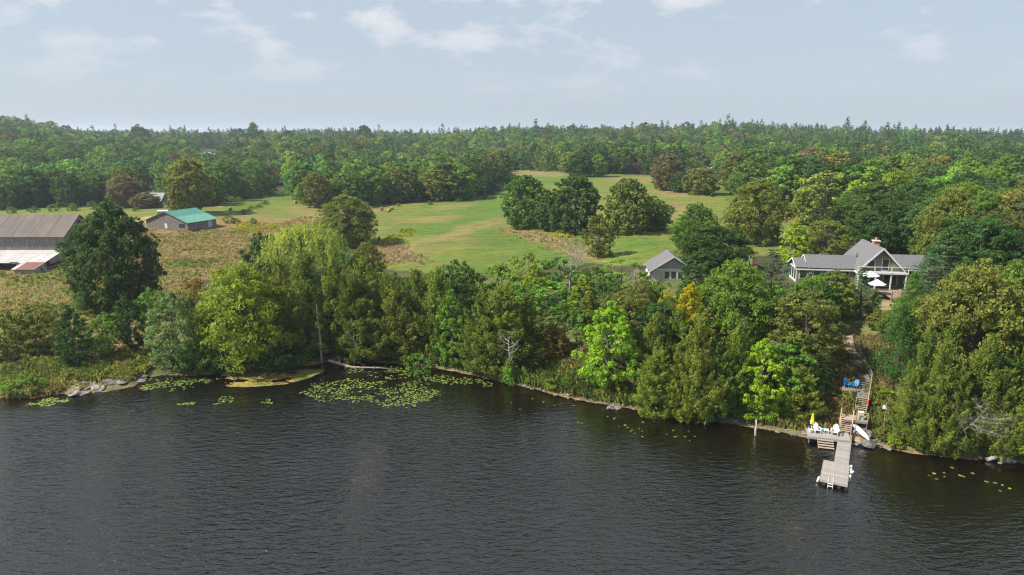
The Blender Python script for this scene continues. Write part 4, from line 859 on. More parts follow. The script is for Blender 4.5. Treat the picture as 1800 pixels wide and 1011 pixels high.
while x < bxr - 0.6:
    w = min(1.05, bxr - x); dz = rb.uniform(-0.015, 0.02); lo = by_l + (rb.choice([0, 0, 0, 0.5, 0.15]) if x > -130 else 0)
    f = (lo - by_l) / (by_f - by_l)
    MB().slab([(x + 0.012, lo - 0.2, zl_ + f * (zt_ - zl_) + dz), (x + w - 0.012, lo - 0.2, zl_ + f * (zt_ - zl_) + dz), (x + w - 0.012, by_f + 0.05, zt_ + dz), (x + 0.012, by_f + 0.05, zt_ + dz)], 0.04).build('roof_panel', 'whiteroof', barn); x += w
MB().prism([(bxr - 0.1, by_f, zt_ - 0.1), (bxr - 0.1, by_l + 1.6, zl_ + 0.2), (bxr - 0.1, by_l + 1.6, zl_ - 0.6), (bxr - 0.1, by_f, zl_ - 0.3)], (-0.08, 0, 0)).build('lean_to_gable', 'barnwood', barn)
for px_ in (-149, -143, -137, -131.2, -126.5, -119, bxr - 0.3): MB().box(px_ - 0.13, px_ + 0.13, by_l + 0.1, by_l + 0.36, bg - 1, zl_ - 0.06).build('post', 'barnwood', barn)
MB().box(bxl, bxr - 0.2, by_l + 0.1, by_l + 0.3, zl_ - 0.24, zl_ - 0.07).build('lean_to_beam', 'barnwood', barn)
MB().box(bxr - 0.16, bxr - 0.06, by_l + 0.4, by_f - 0.2, zl_ - 1.3, zl_ - 1.08).build('side_rail', 'barnwood', barn)
# shed
sy0, sy1 = elev(0, 0) * 0 + 158.6, 162.6; sx0, sx1 = (21 - 900) / F_PX * 161.0, (56 - 900) / F_PX * 161.0
sg = gh(-114, 159) - 0.3; s_e, s_r = elev(474, sy0), elev(461.5, sy1)
shed = thing('shed', (0, 0, 0), 'small pale shed with faded red lean roof beside the barn', 'shed')
MB().prism([(sx1, sy0, sg - 0.6), (sx1, sy1, sg - 0.6), (sx1, sy1, s_r - 0.08), (sx1, sy0, s_e - 0.08)], (sx0 - sx1, 0, 0)).build('wall', 'shedwall', shed)
MB().slab([(sx0 - 0.5, sy0 - 0.35, s_e - 0.05), (sx1 + 0.1, sy0 - 0.35, s_e - 0.05), (sx1 + 0.1, sy1 + 0.1, s_r), (sx0 - 0.5, sy1 + 0.1, s_r)], 0.08).build('roof', 'redroof', shed)
MB().slab([(sx0 - 0.52, sy0 - 0.37, s_e + 0.04), (sx0 + 0.55, sy0 - 0.37, s_e + 0.04), (sx0 + 0.55, sy1 + 0.12, s_r + 0.09), (sx0 - 0.52, sy1 + 0.12, s_r + 0.09)], 0.03).build('roof_sheet', 'whiteroof', shed)
wd = MB().box(sx1 + 0.004, sx1 + 0.04, sy0 + 2.4, sy0 + 3.0, s_e - 0.75, s_e - 0.1).build('window', 'void', shed)
MB().beam((sx1 + 0.12, sy0 - 0.38, s_e + 0.0), (sx1 + 0.12, sy1 + 0.1, s_r + 0.05), 0.05, 0.14).build('rake_board', 'white', shed)
# teal-roofed barn
Cg = ground(331, 408); gv = np.array([-0.93, 0.36]); lv = np.array([0.36, 0.93]); GW, GL = 17.6, 12.2
tb = thing('barn', tuple(Cg - np.array([0, 0, 0.2])), 'low old timber barn with teal metal roof in the meadow', 'barn', None, math.atan2(lv[1], lv[0]) - math.pi / 2)
tE = elev(391.5, Cg[1]) - Cg[2] + 0.2; tP = tE + 3.1
MB().box(-GW + 0.1, -0.1, 0.1, GL - 0.1, -1, tE - 0.05).build('wall', 'void', tb)
MB().prism([(-GW + 0.1, 0.1, tE - 0.06), (-0.1, 0.1, tE - 0.06), (-GW / 2, 0.1, tP - 0.1)], (0, GL - 0.3, 0)).build('gable', 'void', tb)
z = -0.8; b = MB()
while z < tP - 0.1:
    hw = GW / 2 if z < tE else GW / 2 * (1 - (z - tE) / (tP - tE)); xx = -GW / 2 - hw
    while xx < -GW / 2 + hw - 0.3:
        w = min(rb.uniform(2.0, 4.2), -GW / 2 + hw - xx)
        if rb.random() > 0.05: b.box(xx + 0.01, xx + w - 0.01, 0.04 - rb.uniform(0, 0.05), 0.1, z, z + 0.27)
        xx += w
    z += 0.29
b.build('gable_boards', 'barnwood2', tb)
boards(0.1, GL - 0.1, lambda y: tE, -0.8, 0.4, rb, 'y', -0.1, 1).build('side_boards', 'barnwood', tb)
sl = (tP - tE) / (GW / 2)
for (a0, a1, mm) in ((-0.5, 4.4, 'tealroof2'), (4.402, GW / 2, 'tealroof')):
    MB().slab([(-a0, -0.5, tE + a0 * sl), (-a0, GL + 0.4, tE + a0 * sl), (-a1, GL + 0.4, tE + a1 * sl), (-a1, -0.5, tE + a1 * sl)], 0.09).build('roof', mm, tb)
MB().slab([(-GW / 2 - 0.003, -0.5, tP), (-GW / 2 - 0.003, GL + 0.4, tP), (-GW - 0.5, GL + 0.4, tE - 0.5 * sl), (-GW - 0.5, -0.5, tE - 0.5 * sl)], 0.09).build('roof', 'barnwood', tb)
MB().box(-9.6, -8.5, -0.06, 0.0, 0.9, 2.5).build('window', mat('faded_board', (0.55, 0.42, 0.36), 0.9), tb)
MB().box(-3.6, -1.2, -0.06, 0.0, 1.5, 2.7).build('opening', 'void', tb)
MB().box(-2.6, -1.8, -0.06, 0.0, -0.1, 0.5).build('opening', 'void', tb)
MB().box(0.0, 0.08, 8.4, 10.2, 0.2, tE - 0.25).build('door', 'bluewhite', tb)
# white trailer behind it
g = ground(268, 388); tr_ = thing('trailer', (g[0], g[1] + 8, g[2]), 'small white trailer parked behind the teal-roofed barn', 'trailer', None, 0.2)
MB().box(-1.7, 1.7, -1.1, 1.1, 0.55, 2.5).build('body', 'shedwall', tr_); MB().prism([(-1.75, -1.2, 2.5), (-1.75, 1.2, 2.5), (-1.75, 0.8, 2.75), (-1.75, -0.8, 2.75)], (3.5, 0, 0)).build('roof', 'white', tr_)
for s in (-1.12, 1.12): MB().tube([(0, s, 0.35), (0, s * 0.85, 0.35)], [0.36, 0.36], 12).build('wheel', 'blackwrap', tr_)
MB().beam((1.7, 0, 0.5), (2.7, 0, 0.4), 0.1).build('drawbar', 'darkmetal', tr_)
# simple far houses
def far_house(px, yb, wm, dm, wall, roofh, label, roofm, wallm='cream', rz=0.0, chim=True, base=None):
    g = ground(px, yb) if base is None else base
    o = thing('house', tuple(g - np.array([0, 0, 0.3])), label, 'house', None, rz)
    MB().prism([(-wm / 2, -dm / 2, -1), (-wm / 2, dm / 2, -1), (-wm / 2, dm / 2, wall), (-wm / 2, 0, wall + roofh - 0.15), (-wm / 2, -dm / 2, wall)], (wm, 0, 0)).build('wall', wallm, o)
    roof_pair(o, -wm / 2 - 0.4, wm / 2 + 0.4, -dm / 2, 0, dm / 2, wall, wall + roofh, roofm)
    for k in range(3):
        x = (k - 1) * wm * 0.3; w_ = MB().box(x - 0.55, x + 0.55, -dm / 2 - 0.05, -dm / 2 - 0.004, 1.0, 2.3).build('window', 'white', o); MB().box(x - 0.45, x + 0.45, -dm / 2 - 0.07, -dm / 2 - 0.052, 1.1, 2.2).build('pane', 'glass', w_)
    if chim: MB().box(-0.4, 0.4, 0.3, 1.0, wall + roofh - 1, wall + roofh + 1.1).build('chimney', 'brick', o)
    return o
far_house(272, 362, 9.5, 8, 2.8, 3.0, 'farmhouse with grey-green roof behind the brownish apple tree', 'shingle_green')
g = ground(372, 282); far_house(0, 0, 12, 10, 4.5, 3.6, 'distant house with pale blue metal roof in the woods', 'bluewhite', base=np.array([g[0], g[1], elev(270, g[1]) - 7.0]), rz=0.25)
g = ground(1078, 272); far_house(0, 0, 9, 8, 3.5, 3.5, 'tiny white-roofed house in the far woods beyond the hay field', 'whiteroof', base=np.array([g[0], g[1], elev(255, g[1]) - 5.5]))
g = ground(1245, 306); far_house(0, 0, 5, 5, 3.2, 2.2, 'far house with pale roof behind the spreading olive tree', 'bluewhite', base=np.array([g[0], g[1], elev(293, g[1]) - 4.5]), rz=-0.5)
# two parked cars at the farm
for i, (px, yb, lb) in enumerate([(206, 358, 'white car parked by the utility pole at the farm'), (221, 359, 'white pickup parked under the dome-shaped tree')]):
    g = ground(px, yb); o = thing('parked_car', tuple(g), lb, 'car', None, 0.2)
    MB().prism([(-2.2, -0.85, 0.35), (2.2, -0.85, 0.35), (2.2, -0.85, 0.85), (1.2, -0.85, 0.95), (0.7, -0.85, 1.45), (-0.9 - i, -0.85, 1.5), (-1.5, -0.85, 0.95), (-2.2, -0.85, 0.9)] if i == 0 else [(-2.6, -0.9, 0.45), (2.6, -0.9, 0.45), (2.6, -0.9, 1.0), (1.4, -0.9, 1.1), (0.9, -0.9, 1.8), (-0.5, -0.9, 1.8), (-0.6, -0.9, 1.1), (-2.6, -0.9, 1.1)], (0, 1.7 + 0.1 * i, 0)).build('body', 'white', o)
    for sx in (-1.4, 1.4):
        for sy in (-0.88, 0.66 + 0.1 * i): MB().tube([(sx, sy, 0.34), (sx, sy + 0.22, 0.34)], [0.34, 0.34], 12).build('wheel', 'blackwrap', o)
    MB().box(-0.7 if i == 0 else -0.35, 0.6, -0.9 - 0.03 * i, -0.87 - 0.03 * i, 0.98 if i == 0 else 1.15, 1.36 if i == 0 else 1.7).build('window', 'glass', o)
# utility poles
def upole(px, yb, yt, label, tilt=0.0, trafo=False, y=None):
    g = ground(px, yb); H = elev(yt, g[1]) - g[2]; o = thing('utility_pole', tuple(g), label, 'utility pole'); o.rotation_euler[1] = tilt
    MB().tube([(0, 0, -0.5), (0, 0, H)], [0.19, 0.13], 8).build('post', 'pole', o)
    if trafo: MB().lathe([(0.28, 0), (0.32, 0.1), (0.32, 0.9), (0.22, 1.05)], 10, (0.4, -0.1, H - 2.6)).build('transformer', 'white', o)
    MB().beam((-1.0, 0, H - 0.5), (1.0, 0, H - 0.5), 0.1).build('crossarm', 'pole', o)
upole(193, 362, 331, 'pale utility pole with transformer beside the dome-shaped tree', 0, True)
upole(1764, 470, 399, 'leaning pale utility pole sticking up among the trees', 0.06)
# flag
g = ground(1313, 505); H = elev(450, g[1]) - g[2]; o = thing('flagpole', tuple(g), 'flagpole with drooping red and white flag behind the pine', 'flagpole')
MB().tube([(0, 0, -0.3), (0, 0, H)], [0.05, 0.03], 6).build('pole', 'white', o)
fl = MB(); 
for k, (u0, u1) in enumerate(((0.04, 0.24), (0.24, 0.62), (0.62, 0.84))):
    MB().slab([(u0, -0.06 * (k % 2), H - 1.3 - 0.12 * k), (u1, 0.06 * (1 - k % 2), H - 1.42 - 0.12 * k), (u1, 0.06, H - 0.34 - 0.3 * u1), (u0, 0.0, H - 0.28 - 0.3 * u0)], 0.02).build('flag_panel', 'white' if k == 1 else 'red', o)

# the lake house
HO = np.array([64.1, 118.2]); hg = gh(*HO); hP = elev(437, 118.2) - hg; 
hs_ = thing('lake_house', (HO[0], HO[1], hg), 'sage green lake house with grey shingle roof, balcony gable and brick chimney', 'house', None, -0.156)
hE = hP - 3.55; HW = 3.45; hB = elev(478, 117.5) - hg
MB().prism([(-HW, 0, -1), (HW, 0, -1), (HW, 0, hE), (0, 0, hP - 0.12), (-HW, 0, hE)], (0, 10, 0)).build('wall', 'siding', hs_)
sl = (hP - hE) / HW
for s in (-1, 1):
    q = [(s * (HW + 0.45), -0.7, hE - 0.45 * sl), (s * (HW + 0.45), 10.4, hE - 0.45 * sl), (0, 10.4, hP), (0, -0.7, hP)]
    MB().slab(q if s > 0 else q[::-1], 0.16).build('roof', 'shingle', hs_)
    MB().beam((s * (HW + 0.47), -0.74, hE - 0.45 * sl + 0.02), (s * 0.0, -0.74, hP + 0.05), 0.06, 0.26).build('rake_board', 'white', hs_)
MB().prism([(-0.75, -0.05, hP - 1.15), (0.75, -0.05, hP - 1.15), (0, -0.05, hP - 0.38)], (0, 0.046, 0)).build('gable_vent', 'shingle', hs_)
def window(o, x0, x1, z0, z1, y, fr=0.1, m='glass', nm='window', nx=1):
    w_ = MB().box(x0, x1, y - 0.06, y - 0.003, z0, z1).build(nm, 'white', o); dx = (x1 - x0 - fr) / nx
    for k in range(nx): MB().box(x0 + fr + k * dx, x0 + dx + k * dx, y - 0.075, y - 0.062, z0 + fr, z1 - fr).build('pane', m, w_)
window(hs_, -2.3, -0.95, hB + 0.55, hB + 1.95, 0); window(hs_, 0.15, 1.35, hB + 0.05, hB + 2.2, 0, nm='door')
bal = MB().box(-4.3, 4.0, -1.9, -0.08, hB - 0.2, hB).build('balcony', 'white', hs_)
MB().box(-4.3, 4.0, -1.95, -1.86, hB + 0.98, hB + 1.08).build('handrail', 'white', bal)
for k in range(4): xk = -4.2 + k * 2.7; MB().box(xk - 0.06, xk + 0.06, -1.95, -1.86, hB + 0.001, hB + 0.978).build('rail_post', 'white', bal)
for k in range(3): xk = -4.1 + k * 2.7; MB().box(xk, xk + 2.5, -1.915, -1.895, hB + 0.1, hB + 0.95).build('glass_panel', 'railglass', bal)
for xk in (-4.0, -1.2, 1.3, 3.7): MB().box(xk - 0.09, xk + 0.09, -1.8, -1.62, -1, hB - 0.202).build('post', 'white', hs_)
window(hs_, -2.9, -0.4, 0.4, hB - 0.5, 0, nx=2); window(hs_, 0.6, 2.9, 0.1, hB - 0.5, 0, nx=2, nm='door')
wE, wR = elev(473, 119.5) - hg, elev(449.5, 124) - hg
def wing(x0, x1, y0, y1, ze, zr, wallm='cream'):
    ym = (y0 + y1) / 2
    MB().prism([(x0, y0, -1), (x0, y1, -1), (x0, y1, ze), (x0, ym, zr - 0.12), (x0, y0, ze)], (x1 - x0, 0, 0)).build('wall', wallm, hs_)
wing(-11.3, -HW - 0.01, 1.6, 8.2, wE, wR, 'siding'); roof_pair(hs_, -11.6, -HW + 1.0, 1.6, 4.9, 8.2, wE, wR, 'shingle')
wing(-13.3, -11.31, 1.75, 7.0, wE - 0.02, wR - 0.55, 'siding'); roof_pair(hs_, -13.7, -11.63, 1.75, 4.4, 7.0, wE - 0.02, wR - 0.55, 'shingle')
for (xx, yy0, ym, zz, zrr) in ((-13.72, 1.35, 4.4, wE - 0.25, wR - 0.5), (-11.62, 3.0, 4.9, wE + 0.5, wR + 0.04)):
    MB().beam((xx, yy0, zz), (xx, ym, zrr), 0.05, 0.22).build('rake_board', 'white', hs_); MB().beam((xx, 2 * ym - yy0, zz), (xx, ym, zrr), 0.05, 0.22).build('rake_board', 'white', hs_)
MB().box(-13.7, -3.5, 1.18, 1.24, wE - 0.52, wE - 0.3).build('gutter', 'white', hs_)
for k in range(3):
    y0 = 2.0 + k * 1.65; w_ = MB().box(-13.37, -13.303, y0, y0 + 1.5, 0.1, wE - 0.3).build('window', 'white', hs_); MB().box(-13.39, -13.372, y0 + 0.18, y0 + 1.32, 0.5, wE - 0.5).build('pane', 'glass', w_)
for k in range(4): window(hs_, -12.9 + k * 2.3, -11.4 + k * 2.3, 0.7, wE - 0.6, 1.75 if k == 0 else 1.6)
wing(HW + 0.01, 9.5, 2.6, 8.8, wE + 0.15, wR + 0.25, 'siding'); roof_pair(hs_, HW - 1.0, 9.9, 2.6, 5.7, 8.8, wE + 0.15, wR + 0.25, 'shingle')
MB().box(HW, 9.9, 2.18, 2.24, wE - 0.35, wE - 0.13).build('gutter', 'white', hs_)
ch = MB().box(0.75, 1.75, 6.6, 7.5, 2, elev(424, 125) - hg).build('chimney', 'brick', hs_); zc_ = elev(424, 125) - hg
MB().box(0.62, 1.88, 6.47, 7.63, zc_, zc_ + 0.18).build('chimney_cap', 'brick_cap', ch); MB().lathe([(0.2, 0), (0.17, 0.5)], 8, (1.25, 7.05, zc_ + 0.18)).build('chimney_pot', 'brick', ch)
MB().tube([(-2.6, 4.5, hE + 0.3), (-2.6, 4.5, hE + 1.9)], [0.09, 0.09], 8).build('vent_pipe', 'darkmetal', hs_)
# terrace, its parasols and furniture
tz = 9.45; tA = pix(1537, 500, tz)
ter = thing('terrace_deck', (tA[0] + 2.0, 108.2, tz), 'raised wooden terrace with railing in front of the lake house', 'deck', None, -0.156)
for k in range(40): MB().box(-4.2, 3.4, -2.6 + k * 0.15, -2.46 + k * 0.15, -0.05, 0).build('plank', 'deckwood', ter)
for s in (-4.1, -1.6, 0.9, 3.3):
    MB().box(s - 0.07, s + 0.07, -2.72, -2.6, -3.2, 1.0).build('post', 'deckwood', ter)
MB().box(-4.2, 3.4, -2.74, -2.6, 1.0, 1.06).build('handrail', 'deckwood', ter); MB().box(-4.2, 3.4, -2.68, -2.62, -0.3, -0.06).build('rim_board', 'deckwood', ter)
for k in range(36): MB().box(-4.0 + k * 0.205, -3.96 + k * 0.205, -2.69, -2.65, 0.05, 0.999).build('baluster', 'deckwood', ter)
def parasol(px, yt, y, w, label):
    z1 = elev(yt, y); x = (px - 900) / F_PX * float(project(0, y, z1)[2]); o = thing('patio_umbrella', (x, y, tz), label, 'umbrella')
    h = z1 - tz; k = MB(); n_ = 8; vs = [(0, 0, h)] + [(w / 2 * math.cos(a), w / 2 * math.sin(a), h - 0.75) for a in np.arange(n_) * 2 * math.pi / n_ + 0.3]
    vs += [(p[0] * 0.97, p[1] * 0.97, p[2] - 0.15) for p in vs[1:]]
    k.add(vs, [(0, 1 + i, 1 + (i + 1) % n_) for i in range(n_)] + [(1 + i, 9 + i, 9 + (i + 1) % n_, 1 + (i + 1) % n_) for i in range(n_)]); c_ = k.build('canopy', 'canvas', o)
    MB().tube([(0, 0, 0), (0, 0, h + 0.1)], [0.03, 0.03], 6).build('pole', 'darkmetal', o); MB().lathe([(0.3, 0), (0.28, 0.08), (0.05, 0.12)], 12).build('base', 'darkmetal', o)
parasol(1531, 476, 112.3, 2.9, 'white patio umbrella open beneath the balcony'); parasol(1543, 491, 109.0, 2.7, 'white patio umbrella open over the terrace dining table')
o = thing('patio_table', (ter.location.x - 0.9, 108.9, tz), 'round dark patio table on the terrace', 'table'); MB().lathe([(0.7, 0.70), (0.72, 0.72), (0.7, 0.75)], 16).build('tabletop', 'darkmetal', o)
for k in range(4): MB().tube([(0.45 * math.cos(k * 1.57), 0.45 * math.sin(k * 1.57), 0), (0.3 * math.cos(k * 1.57), 0.3 * math.sin(k * 1.57), 0.7)], [0.025, 0.025], 6).build('leg', 'darkmetal', o)
def simple_chair(x, y, z, rz, m, label, grp=None):
    o = thing('deck_chair', (x, y, z), label, 'chair', grp, rz)
    MB().box(-0.25, 0.25, -0.25, 0.25, 0.42, 0.47).build('seat', m, o); MB().slab([(-0.25, 0.24, 0.47), (0.25, 0.24, 0.47), (0.25, 0.36, 1.0), (-0.25, 0.36, 1.0)], 0.04).build('backrest', m, o)
    for sx in (-0.22, 0.22):
        for sy in (-0.22, 0.22): MB().box(sx - 0.025, sx + 0.025, sy - 0.025, sy + 0.025, 0, 0.419).build('leg', m, o)
simple_chair(ter.location.x - 1.9, 108.2, tz, 2.2, 'post', 'orange-brown wooden chair on the terrace left of the table'); simple_chair(ter.location.x + 0.6, 108.6, tz, -2.0, 'post', 'orange-brown wooden chair on the terrace right of the table')
simple_chair(ter.location.x + 0.9, 106.8, tz, 0.3, 'canvas', 'white chair at the outer terrace railing')

# the small cottage
CO = np.array([30.3, 127.7]); cg = gh(*CO); cP, cE = elev(451, 127.7) - cg, elev(475, 127.7) - cg
ct = thing('cottage', (CO[0], CO[1], cg), 'small grey-green cottage with grey shingle gable roof and white trim', 'cottage', None, -0.05); cw = 4.1
MB().prism([(-cw, 0, -1), (cw, 0, -1), (cw, 0, cE), (0, 0, cP - 0.12), (-cw, 0, cE)], (0, 7, 0)).build('wall', 'siding_grey', ct)
sl = (cP - cE) / cw
for s in (-1, 1):
    q = [(s * (cw + 0.4), -0.6, cE - 0.4 * sl), (s * (cw + 0.4), 7.4, cE - 0.4 * sl), (0, 7.4, cP), (0, -0.6, cP)]
    MB().slab(q if s > 0 else q[::-1], 0.15).build('roof', 'shingle', ct); MB().beam((s * (cw + 0.42), -0.63, cE - 0.4 * sl), (0, -0.63, cP + 0.03), 0.05, 0.22).build('rake_board', 'white', ct)
MB().box(-cw - 0.42, -cw - 0.36, -0.6, 7.4, cE - 0.4 * sl - 0.14, cE - 0.4 * sl + 0.04).build('gutter', 'white', ct)
MB().box(-3.2, 3.9, -0.09, -0.004, cE - 0.02, cE + 0.24).build('trim_board', 'white', ct)
for k in range(4): window(ct, -1.7 + k * 1.25, -0.55 + k * 1.25, cE - 1.75, cE - 0.1, -0.05, 0.14)
MB().box(-cw - 0.05, -cw - 0.004, 0.0, 7, -0.5, cE - 0.25).build('side_wall', 'cream', ct); MB().box(-cw, cw, -0.05, -0.003, -0.8, cE - 0.022).build('lower_wall', 'cream', ct)
g = ground(1134, 492); o = thing('porch_deck', (CO[0] - cw - 1.6, CO[1] + 2.0, cg), 'small orange wooden porch at the left of the cottage', 'deck')
for k in range(9): MB().box(-1.0, 1.0, k * 0.22, k * 0.22 + 0.2, 0.5, 0.56).build('plank', 'post', o)
MB().box(-1.05, 1.05, -0.06, -0.005, -0.4, 1.3).build('screen', 'post', o)

# ------------------------------------------------------------------ field things
bale_me = MB(); bale_me.lathe([(0.05, -0.62), (0.5, -0.64), (0.66, -0.6), (0.74, -0.5), (0.76, 0.0), (0.74, 0.5), (0.66, 0.6), (0.5, 0.64), (0.05, 0.62)], 20)
bale_me.v = [(x, z, y + 0.74) for x, y, z in bale_me.v]; bm_h = bale_me.mesh('hay_bale'); bm_h.materials.append(M['hay']); bm_b = bm_h.copy(); bm_b.materials.clear(); bm_b.materials.append(M['blackwrap'])
for i, (px, py, lb) in enumerate([(405, 371, 'round hay bale on the green pasture near the dirt drive'), (467, 345, 'round hay bale high on the pasture by the shrub line'), (520, 358, 'round hay bale on the pasture near the olive tree at the wood tip'), (671, 371, None), (684, 373, None), (689, 369, None), (975, 338, 'round hay bale behind the lone round maple'), (1252, 346, 'black wrapped bale beside the spreading olive tree'), (537, 357, 'round hay bale tucked against the wood tip')]):
    g = ground(px, py); o = link('hay_bale', bm_b if 'black' in (lb or '') else bm_h); o.location = g - np.array([0, 0, 0.05]); o.rotation_euler = (0, 0, 0.5 + i * 0.9); tag(o, lb or 'round hay bale in the trio at the foot of the woods', 'hay bale', 'hay bales on the fields')
post_me = MB().tube([(0, 0, -0.3), (0, 0, 0.7), (0.03, 0, 1.35)], [0.09, 0.085, 0.07], 6).mesh('fence_post'); post_me.materials.append(M['bark'])
for i, (px, py) in enumerate([(69, 512), (205, 508), (289, 500), (321, 496), (352, 492)]): 
    g = ground(px, py); o = link('fence_post', post_me); o.location = g; o.rotation_euler = (0.04, 0.05 * (i % 3 - 1), i); tag(o, 'weathered fence post in the meadow behind the big dark maple', 'fence post', 'meadow fence posts')
for i in range(9):
    g = ground(428 + i * 4.6, 378 - i * 2.5); o = link('fence_post', post_me); o.location = g; o.rotation_euler = (0.04, 0.05 * (i % 3 - 1), i); tag(o, 'fence post in the overgrown line across the green pasture', 'fence post', 'pasture fence posts')
    tree('bush%d' % (i % 3), 'shrub', g[0] + rb.uniform(-2, 2), g[1] + rb.uniform(-3, 3), rb.uniform(0.8, 1.8), rb.uniform(2, 4), K['olive'], 'low bush in the overgrown fence line across the pasture', 'shrub', 'pasture fence bushes')
for i, (px, py, H) in enumerate([(402, 392, 2.6), (415, 393, 1.8), (443, 394, 2.2), (95, 372, 3.0), (60, 374, 2.6), (130, 371, 3.2), (20, 376, 2.8), (165, 368, 3.5), (420, 356, 2.5), (405, 356, 3), (455, 349, 2), (640, 366, 1.6), (700, 363, 1.5), (755, 360, 1.8), (805, 355, 1.6), (850, 350, 2.2), (880, 336, 3), (1160, 398, 3), (1178, 372, 2.2), (240, 372, 2), (205, 372, 2.5)]):
    g = ground(px, py); tree('bush%d' % (i % 3), 'shrub', g[0], g[1], H, H * 1.6, K[['olive', 'mid', 'green'][i % 3]], 'bushy green shrub at the edge of the fields', 'shrub', 'field edge shrubs')
g = ground(667, 434); o = thing('birdhouse_post', tuple(g), 'grey post carrying a dark nest box in the brown weeds', 'nest box'); MB().box(-0.1, 0.1, -0.1, 0.1, -0.3, 2.2).build('post', 'oldwood', o); MB().prism([(-0.28, -0.25, 2.2), (0.28, -0.25, 2.2), (0.28, -0.25, 2.75), (0, -0.25, 3.0), (-0.28, -0.25, 2.75)], (0, 0.5, 0)).build('box', 'darkmetal', o)

# ------------------------------------------------------------------ stones and logs
def rock_mesh(seed, flat=0.6):
    import bmesh
    bm = bmesh.new(); bmesh.ops.create_icosphere(bm, subdivisions=2, radius=1.0); r = np.random.default_rng(seed); pl = norm(r.normal(0, 1, (7, 3))); dd = r.uniform(0.55, 0.85, 7)
    for v in bm.verts:
        p = np.array(v.co)
        for q, e in zip(pl, dd):
            s = p @ q
            if s > e: p = p - q * (s - e) * 0.9
        p = p * (1 + 0.08 * r.normal()); p[2] *= flat; v.co = p
    me = bpy.data.meshes.new('stone'); bm.to_mesh(me); bm.free(); return me
RM = []
for i in range(6):
    me = rock_mesh(50 + i, 0.55 if i < 4 else 0.35); me.materials.append(M['rock'] if i % 2 == 0 else M['rock_warm']); RM.append(me)
def stone(x, y, z, s, label, group, k=None, name='shore_stone', fl=1.0):
    o = link(name, RM[rb.randrange(6) if k is None else k]); o.location = (x, y, z); o.rotation_euler = (rb.uniform(-0.2, 0.2), rb.uniform(-0.2, 0.2), rb.uniform(0, 6.28)); o.scale = (s * rb.uniform(0.8, 1.3), s * rb.uniform(0.8, 1.2), s * fl * rb.uniform(0.8, 1.1)); return tag(o, label, 'stone', group)
for i in range(20):
    px = rb.uniform(112, 228); py = np.interp(px, [112, 170, 228], [685, 688, 675]) + rb.uniform(-12, 4); g = pix(px, py, 0.2); stone(g[0], g[1], max(0.05, gh(g[0], g[1])) + 0.05, rb.uniform(0.5, 1.2), 'flat grey slab of the rock ledge jutting from the grassy shore', 'slabs of the rock ledge', 4 if i % 3 else 5, 'flat_stone', 0.8)
for px, py in [(12, 690), (22, 688), (238, 664), (246, 668), (252, 660), (395, 656), (410, 655)]:
    g = pix(px, py, 0.3); stone(g[0], g[1], max(0.1, gh(g[0], g[1])), rb.uniform(0.5, 0.9), 'pale flat stone in the grass of the shore', 'pale stones on the grassy shore', 4, 'flat_stone')
for i in range(150):
    px = rb.choice([rb.uniform(760, 930), rb.uniform(920, 1130), rb.uniform(1255, 1425), rb.uniform(1255, 1425), rb.uniform(1495, 1560), rb.uniform(1700, 1800)]); py = np.interp(px, [p[0] for p in SHORE_PX], [p[1] for p in SHORE_PX]); s = pix(px, py); y = s[1] + rb.gauss(0.25, 0.45); z = gh(s[0], y)
    if z < -0.25: continue
    zw = 'waterline below the sumac bank' if px < 1150 else ('pebbly strip left of the dock' if px < 1430 else ('rocky corner right of the dock' if px < 1600 else 'waterline under the right-hand cedars'))
    stone(s[0], y, z, rb.uniform(0.14, 0.42), 'small rounded stone at the ' + zw, 'stones at the ' + zw)
for px, py, s in [(755, 641, 0.9), (840, 655, 0.8), (905, 665, 0.7), (1088, 716, 0.6), (1073, 716, 0.5), (1505, 768, 0.7), (1512, 774, 0.6), (1500, 778, 0.5), (1520, 770, 0.8), (1765, 806, 0.9), (1780, 808, 0.8)]:
    g = pix(px, py, 0.2); stone(g[0], g[1], max(0.05, gh(g[0], g[1])), s, 'large boulder resting at the edge of the water', 'boulders at the water edge')
o = stone(*pix(1527, 779, 0.3), 0.95, 'big angular grey slab at the end of the white boat', None, 4, 'flat_stone', 1.3)
for cx, cy, rx, ry, n_, lb in [(955, 421, 30, 4, 22, 'pale stone in the rubble heap of the hay field'), (690, 452, 30, 8, 14, 'pale stone in the brown weeds by the nest box'), (352, 481, 16, 4, 12, 'pale stone in the heap at the meadow edge'), (355, 408, 8, 2, 4, 'pale stone by the teal-roofed barn')]:
    for i in range(n_): g = ground(cx + rb.uniform(-rx, rx), cy + rb.uniform(-ry, ry)); stone(g[0], g[1], g[2] + 0.1, rb.uniform(0.25, 0.6), lb, 'field stones: ' + lb, 3, 'field_stone')
def logthing(name, pa, pb, r0, r1, label, m='driftwood', limbs=3, seed=0):
    a, b = np.array(pa), np.array(pb); r = np.random.default_rng(seed); o = thing(name, tuple(a), label, 'log'); d = b - a
    MB().tube([(0, 0, 0), tuple(d * 0.35 + r.normal(0, 0.06, 3)), tuple(d * 0.7 + r.normal(0, 0.06, 3)), tuple(d)], [r0, r0 * 0.9, (r0 + r1) / 2, r1], 9).build('trunk', m, o, True)
    for k in range(limbs):
        s = r.uniform(0.2, 0.8); q = d * s; MB().tube([tuple(q), tuple(q + r.normal(0, 1, 3) * 0.5), tuple(q + r.normal(0, 1, 3) * np.array([0.9, 0.5, 0.5]) + np.array([0, -0.4, -0.2]))], [r0 * 0.3, r0 * 0.2, r0 * 0.06], 5).build('branch', m, o)
logthing('fallen_log', pix(578, 634, 1.0), pix(628, 649, 0.1), 0.24, 0.13, 'bleached fallen trunk sloping from the cedars into the water', 'driftwood', 5, 1)
